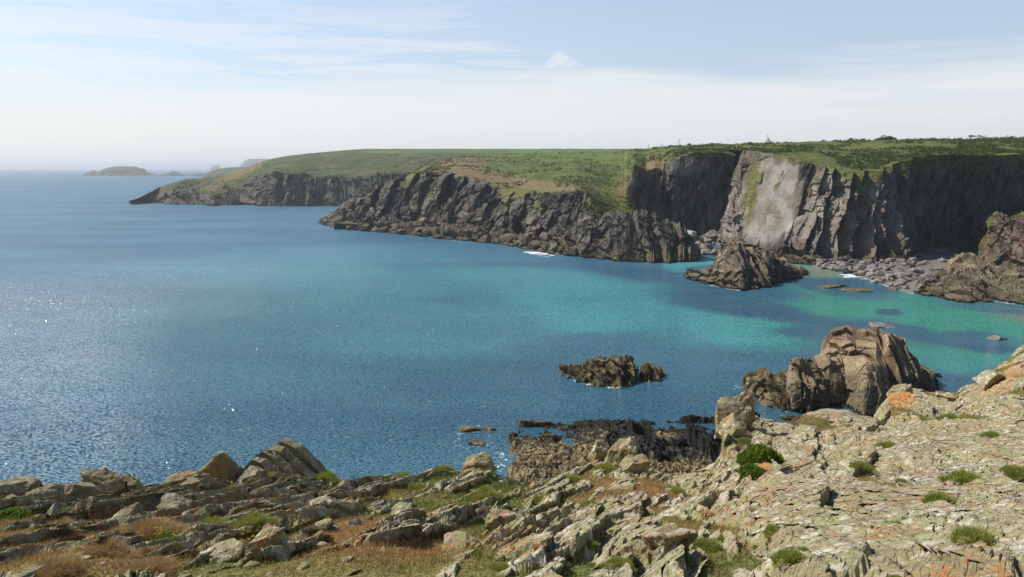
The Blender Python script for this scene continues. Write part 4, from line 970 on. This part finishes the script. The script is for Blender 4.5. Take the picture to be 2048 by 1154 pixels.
cush = [tuft_mesh('cushion', 2600, 1.0, .42, M_CUSHION, 400 + k, dome=.55, wid=.020, tip=.03 + .10 * (k % 2)) for k in range(4)]
def plant(px, py, wpx, label, nm='thrift_cushion', cat='plant', proto=None, zs=1.0, group=None):
    g = ground_at(px, py + wpx * .15); s = wpx / F * float(g[1]) / 2 / .92
    put(proto or cush[random.randrange(4)], nm, (float(g[0]), float(g[1]), float(g[2]) - s * .12), (s, s, s * zs), (0, 0, random.uniform(0, 6)), label, cat, group)
shr = [tuft_mesh('shrub', 4200, 1.0, .30, M_SHRUB, 500 + k, dome=.8, wid=.055, leaf=True) for k in range(2)]
for px, py, wp, lab in [(1895, 998, 52, 'round dark green cushion on the big orange flecked slab'), (1410, 1092, 62, 'bright green grassy cushion at bottom right of centre, beside a dark cleft'), (1576, 1115, 60, 'bright green cushion near the bottom, second of two in the right half'),
                        (1721, 932, 36, 'small green cushion high on the big right hand slab'), (1768, 890, 34, 'small olive cushion above the big right hand slab'), (1212, 938, 44, 'bright green cushion on the brow between two pale rocks'),
                        (1905, 838, 46, 'green cushion near the right brow'), (1232, 1128, 46, 'green cushion at the bottom edge near the centre'), (888, 942, 44, 'green cushion on the brow above the surf'), (806, 954, 40, 'flat green cushion on the middle of the brow'),
                        (2030, 945, 44, 'green cushion at the right edge of the big slab'), (1925, 955, 60, 'grassy ledge cushion above the round dark cushion'), (1600, 985, 50, 'pale green cushion on the streaked slab'), (1790, 1052, 44, 'olive cushion low on the streaked slab'),
                        (1950, 1070, 70, 'flat grassy cushion in a crack near the right bottom'), (975, 990, 50, 'long green cushion beside a pale ridge'), (1078, 1002, 40, 'light green cushion behind a pale ridge in the centre'), (1140, 960, 44, 'light green cushion on the brow above the ledge'),
                        (1356, 985, 34, 'little green tuft in the brown turf right of centre'), (1545, 1060, 40, 'yellowish green cushion beside the streaked slab'), (830, 975, 40, 'small green cushion in the brown turf'), (430, 1050, 60, 'leafy green clump right of the dry grass mound'),
                        (505, 1042, 60, 'green clump with dry seed heads in the left turf'), (650, 950, 40, 'green patch at the right foot of the striped outcrop'), (540, 955, 40, 'green tuft growing under the striped outcrop'),
                        (1985, 870, 30, 'dark green tuft by the crag at right'), (1180, 1010, 36, 'small pale green tuft in the centre turf'), (1000, 1135, 36, 'small tuft at the bottom of the slope left of centre')]:
    plant(px, py, wp, lab)
for k in range(46):
    px = random.uniform(20, 2040); ey = float(np.interp(px, [e[0] for e in G_EDGE], [e[1] for e in G_EDGE])); py = random.uniform(ey + 12, 1150)
    plant(px, py, random.uniform(14, 26), 'small green tuft rooted in a crack of the foreground rock', 'grass_tuft', 'plant', group='small tufts in the foreground cracks')
plant(1518, 915, 66, 'large dark green leafy shrub in the cleft of the right hand crag', 'shrub', 'shrub', shr[0], 1.15)
plant(1505, 948, 60, 'lower leafy shrub just under the large one in the crag cleft', 'shrub', 'shrub', shr[1], .9)
plant(18, 1030, 70, 'dark green leafy shrub at the left edge of the slope', 'shrub', 'shrub', shr[1], .7)
plant(340, 1078, 60, 'dark green shrub with yellow flowers in the lee of the dry grass mound', 'shrub', 'shrub', shr[0], .8)
M_DRY = mat_leaf('dry_grass', (0.33, 0.22, 0.095), (0.62, 0.44, 0.22))
drym = [tuft_mesh('dry_grass', 5200, 1.0, .55, M_DRY, 520 + k, dome=.55, wid=.012, lean=.9) for k in range(2)]
for k, (px, py, wp, lab) in enumerate([(300, 1058, 100, 'tall mound of tawny dry grass on the left slope'), (225, 1092, 80, 'second tawny grass mound, lower left of the tall one'), (120, 1135, 90, 'tawny grass mound at the bottom left corner'), (300, 1135, 90, 'wide flat tawny grass mound at the bottom, left of the pointed rock'), (110, 1050, 60, 'small russet grass mound among the dark left boulders')]):
    plant(px, py, wp, lab, 'dry_grass_mound', 'dry grass', drym[k % 2], .7)
def flower_head_mesh():
    V = [(0, 0, .004)]; Fc = []
    for k in range(8):
        a = k * math.pi / 4
        for da, r_, z in ((-.22, .010, .006), (0, .016, .011), (.22, .010, .006)):
            V.append((r_ * math.cos(a + da), r_ * math.sin(a + da), z))
        j = 1 + 3 * k; Fc.append([0, j, j + 1, j + 2])
    return raw_mesh('flower_head', np.array(V), np.array(Fc), 4, None, M_PETAL)
fh = flower_head_mesh(); fs = tuft_mesh('leaves', 16, .03, .10, M_GRASS, 9, dome=.1, wid=.002, lean=.3)
for k in range(20):
    cx, cy, rr_ = random.choice([(318, 1078, 24), (545, 1102, 22), (560, 1002, 24), (470, 1070, 22), (490, 1118, 24), (580, 1060, 20)])
    px = cx + random.gauss(0, rr_); py = cy + random.gauss(0, rr_ * .4); g = ground_at(px, py)
    rt = bpy.data.objects.new('yellow_flower', None); COL.objects.link(rt); rt.location = tuple(float(q) for q in g); rt.rotation_euler = (0, 0, k)
    rt['label'] = 'tiny yellow wild flower plant in the grass of the left slope'; rt['category'] = 'flower'; rt['group'] = 'yellow flowers in the left turf'
    obj('leaves', fs, rt)
    for q in range(3):
        f_ = obj('flower_head', fh, rt); f_.location = (.03 * math.cos(q * 2.1), .03 * math.sin(q * 2.1), .09 + .012 * q); f_.rotation_euler = (.5, .2 * q, q)
def grass_field():
    m = (GT > .75) & (GV > .5) & (GV < 4.0)
    ii = np.argwhere(m)
    Pm = GP[m]; dist = Pm[:, 1]
    wgt = dist ** .6; wgt /= wgt.sum()
    n = 170000
    pick = RNG.choice(len(ii), n, p=wgt)
    b = Pm[pick] + RNG.normal(size=(n, 3)) * np.array([.02, .02, 0]); gd = GD[m][pick]; dd = dist[pick]
    clump = fbm(b * np.array([1, 1, 0]) / .35, 3, 5)
    L = (.05 + .035 * clump) * RNG.uniform(.5, 1.3, n) * (1 + .02 * dd)
    out = np.stack([RNG.normal(size=n) * .45 + .15, RNG.normal(size=n) * .45, np.full(n, .8)], -1); out /= np.linalg.norm(out, axis=1, keepdims=True)
    side = np.cross(out, RNG.normal(size=(n, 3))); side /= np.linalg.norm(side, axis=1, keepdims=True)
    w_ = (.0016 + .00028 * dd)[:, None]
    V = np.stack([b - side * w_, b + side * w_, b + out * L[:, None]], 1).reshape(-1, 3)
    c = np.zeros((n, 3, 4)); c[..., 0] = RNG.uniform(0, 1, n)[:, None]; c[..., 1] = (np.clip(gd + RNG.normal(size=n) * .25, 0, 1))[:, None]; c[..., 3] = 1
    obj('grass', raw_mesh('grass', V, np.arange(3 * n).reshape(-1, 3), 3, c.reshape(-1, 4), M_GRASS), kind='stuff', label='short green and tawny turf grass between the foreground rocks', category='grass')
grass_field()

# ---------------------------------------------------------------- scrub on the far cliff tops
def scrub():
    m = (CE_ > .8) & (CV_ > 2.6) & (CV_ < 5.0) & (CPX < 2200)
    Pm = CP_[m]; nz = fbm(Pm / 14, 3, 70); keep = nz > -.02
    Pm = Pm[keep]; n = 9000
    pk = RNG.choice(len(Pm), n); c0 = Pm[pk]; k = 7
    s = RNG.uniform(.25, .85, n)
    V = []
    ctr = c0[:, None, :] + RNG.normal(size=(n, k, 3)) * s[:, None, None] * np.array([.55, .55, .4]) + np.array([0, 0, .25])
    a = RNG.normal(size=(n, k, 3)); a /= np.linalg.norm(a, axis=-1, keepdims=True); b = np.cross(a, RNG.normal(size=(n, k, 3))); b /= np.linalg.norm(b, axis=-1, keepdims=True)
    ss = (s[:, None, None] * .42)
    V = np.stack([ctr + a * ss, ctr + b * ss, ctr - a * ss, ctr - b * ss], 2).reshape(-1, 3)
    c = np.zeros((n, k, 4, 4)); c[..., 0] = (RNG.uniform(0, 1, (n, k)) * .6 + RNG.uniform(0, .4, n)[:, None])[..., None]; c[..., 3] = 1
    obj('scrub', raw_mesh('scrub', V, np.arange(len(V)).reshape(-1, 4), 4, c.reshape(-1, 4), M_SCRUB), kind='stuff', label='low heath and gorse scrub covering the cliff tops', category='scrub')
scrub()
def crest_z(px):
    i = int(round(px - 640)); j = int(np.argmin(np.abs(CV_[0] - 5.0))); return CP_[i, j]
def crown_mesh(name, n, seed, mat, sx=1.0, sz=.55):
    rs = np.random.default_rng(seed); nc = 9
    cc = rs.normal(size=(nc, 3)) * np.array([.5, .5, .22]) * np.array([sx, sx, 1]) + np.array([0, 0, .45])
    idx = rs.integers(0, nc, n); d = rs.normal(size=(n, 3)); d /= np.linalg.norm(d, axis=1, keepdims=True)
    p = cc[idx] + d * (rs.uniform(.55, 1, n) ** .4)[:, None] * np.array([.42, .42, .42 * sz / .55]); p[:, 2] = np.maximum(p[:, 2], .02)
    a = rs.normal(size=(n, 3)); a /= np.linalg.norm(a, axis=1, keepdims=True); b = np.cross(a, rs.normal(size=(n, 3))); b /= np.linalg.norm(b, axis=1, keepdims=True)
    V = np.stack([p + a * .08, p + b * .06, p - a * .08, p - b * .06], 1).reshape(-1, 3)
    c = np.zeros((n, 4, 4)); c[..., 0] = rs.uniform(0, 1, n)[:, None]; c[..., 3] = 1
    return raw_mesh(name, V, np.arange(4 * n).reshape(-1, 4), 4, c.reshape(-1, 4), mat)
crowns = [crown_mesh('crown', 1500, 600 + k, M_SCRUB, 1.2) for k in range(3)]
for k, (px, s, zz) in enumerate([(1765, 2.0, .8), (1778, 2.6, .9), (1757, 1.6, .6), (1500, 1.6, .8), (1490, 1.4, .6), (1645, 1.2, .6), (1670, 1.4, .6), (1345, 1.7, .6), (1380, 1.6, .6), (1425, 2.2, .6), (1310, 1.5, .6), (1700, 1.5, .7), (1725, 1.7, .6), (1850, 1.3, .6), (2025, 1.5, .6), (1585, 1.2, .5), (1615, 1.0, .5)]):
    g = crest_z(px); o = bpy.data.objects.new('bush', crowns[k % 3]); COL.objects.link(o); o.location = (float(g[0]), float(g[1]), float(g[2]) - .25 * s); o.scale = (s, s, s * zz); o.rotation_euler = (0, 0, k)
    o['label'] = 'highest dark bush on the skyline above the right hand cliffs' if px == 1778 else 'low dark bush on the skyline of the cliff top'; o['category'] = 'bush'
    if px != 1778: o['group'] = 'bushes along the skyline'
# wind bent thorn trees
def trunk_mesh(seed):
    import bmesh
    rs = random.Random(seed); V = []; Fc = []
    def tube(a, b, r0, r1):
        a, b = Vector(a), Vector(b); d = (b - a).normalized(); s_ = d.orthogonal().normalized(); t_ = d.cross(s_); k = len(V)
        for c_, r_ in ((a, r0), (b, r1)):
            for q in range(6):
                an = q * math.pi / 3; V.append(tuple(c_ + (s_ * math.cos(an) + t_ * math.sin(an)) * r_))
        for q in range(6): Fc.append([k + q, k + (q + 1) % 6, k + 6 + (q + 1) % 6, k + 6 + q])
    tube((0, 0, -.3), (.15, 0, .8), .10, .075); tube((.15, 0, .8), (.4, .05, 1.3), .075, .05)
    for q in range(6):
        an = rs.uniform(0, 6.28); tube((.25 + .05 * q * .5, 0, .9 + .07 * q), (.5 + .7 * math.cos(an), .6 * math.sin(an), 1.5 + rs.uniform(0, .3)), .04, .015)
    return raw_mesh('trunk', np.array(V), np.array(Fc), 4, None, M_BARK)
tm = trunk_mesh(3); tcr = crown_mesh('crown', 1300, 640, M_SCRUB, 1.5, .3)
for k, (px, s, lab) in enumerate([(1943, 1.5, 'wide flat topped thorn tree, larger of the two bent trees on the right skyline'), (1962, 1.0, 'smaller thorn tree right beside the wide flat topped one on the skyline')]):
    g = crest_z(px); rt = bpy.data.objects.new('thorn_tree', None); COL.objects.link(rt); rt.location = (float(g[0]), float(g[1]) + 1, float(g[2]) - .3); rt.scale = (s, s, s * .75); rt['label'] = lab; rt['category'] = 'tree'
    obj('trunk', tm, rt); c = obj('crown', tcr, rt); c.location = (.45, 0, 1.1); c.scale = (1.1, .9, .7)
# tipi
def cone_mesh(name, r0, r1, z0, z1, n, mat, off=(0, 0), folds=0.0, gap=None):
    V = []; Fc = []; rings = 8
    for k in range(rings + 1):
        t = k / rings; r_ = r0 + (r1 - r0) * t; z = z0 + (z1 - z0) * t
        for q in range(n):
            a = 2 * math.pi * q / n; rr_ = r_ * (1 + folds * math.cos(a * 10) * (1 - t)); V.append((rr_ * math.cos(a) + off[0] * t, rr_ * math.sin(a) + off[1] * t, z))
    for k in range(rings):
        for q in range(n): Fc.append([k * n + q, k * n + (q + 1) % n, (k + 1) * n + (q + 1) % n, (k + 1) * n + q])
    return raw_mesh(name, np.array(V), np.array(Fc), 4, None, mat)
g = crest_z(1532); tp = bpy.data.objects.new('tipi_tent', None); COL.objects.link(tp); tp.location = (float(g[0]), float(g[1]) - 2, float(g[2]) + .1)
tp['label'] = 'white conical tipi tent on the skyline above the pale slab'; tp['category'] = 'tent'
obj('canvas', cone_mesh('canvas', 2.0, .14, 0, 3.0, 40, M_CANVAS, folds=.025), tp)
fl = raw_mesh('door_flap', np.array([(-.28, -2.06, .05), (.28, -2.06, .05), (.0, -1.22, 1.35), (-.28, -2.09, .05), (.28, -2.09, .05), (.0, -1.25, 1.35)]), np.array([[0, 1, 2], [5, 4, 3]]), 3, None, M_CANVAS); obj('door_flap', fl, tp)
for k in range(6):
    a = k * 1.05 + .3; me = cone_mesh('tent_pole', .03, .02, 0, 1.0, 6, M_WOOD); o = obj('tent_pole', me, tp); o.location = (0, 0, 2.85); o.rotation_euler = (.32 * math.cos(a), .32 * math.sin(a), 0)
# telegraph poles far behind the brow
def pole(px, ytop, ybase, d, label):
    p0 = unproj(px, ybase, d); p1 = unproj(px, ytop, d); hh = float(p1[2] - p0[2])
    rt = bpy.data.objects.new('telegraph_pole', None); COL.objects.link(rt); rt.location = (float(p0[0]), float(p0[1]), float(p0[2]) - 1.5); rt['label'] = label; rt['category'] = 'utility pole'
    obj('post', cone_mesh('post', .17, .12, 0, hh + 1.5, 10, M_WOOD), rt)
    import bmesh
    bm = bmesh.new(); bmesh.ops.create_cube(bm, size=1, matrix=Matrix.Translation((0, -.16, hh + 1.2)) @ Matrix.Diagonal((2.0, .12, .14, 1))); me = bpy.data.meshes.new('crossarm'); bm.to_mesh(me); bm.free(); me.materials.append(M_WOOD); ca = obj('crossarm', me, rt)
    for x in (-.85, 0, .85): i_ = obj('insulator', cone_mesh('insulator', .07, .05, 0, .2, 8, M_CERAMIC), rt); i_.location = (x, -.16, hh + 1.27)
pole(1358, 279, 293, 520, 'tallest telegraph pole on the skyline, rightmost of the three'); pole(1325, 287.5, 295, 640, 'middle telegraph pole on the skyline'); pole(1297, 289.5, 297, 760, 'small far telegraph pole, leftmost of the three')

# ---------------------------------------------------------------- sea air
def haze():
    import bmesh
    bm = bmesh.new(); bmesh.ops.create_cube(bm, size=1, matrix=Matrix.Translation((0, 15000, 40)) @ Matrix.Diagonal((70000, 36000, 140, 1)))
    me = bpy.data.meshes.new('haze'); bm.to_mesh(me); bm.free()
    mt, m = newmat('haze')
    pv = m.new('ShaderNodeVolumePrincipled', {'Color': (0.86, 0.93, 1.0), 'Density': 0.00013, 'Anisotropy': 0.35})
    m.l.new(pv.outputs[0], m.new('ShaderNodeOutputMaterial').inputs['Volume'])
    me.materials.append(mt); o = obj('haze', me, kind='stuff')
haze()
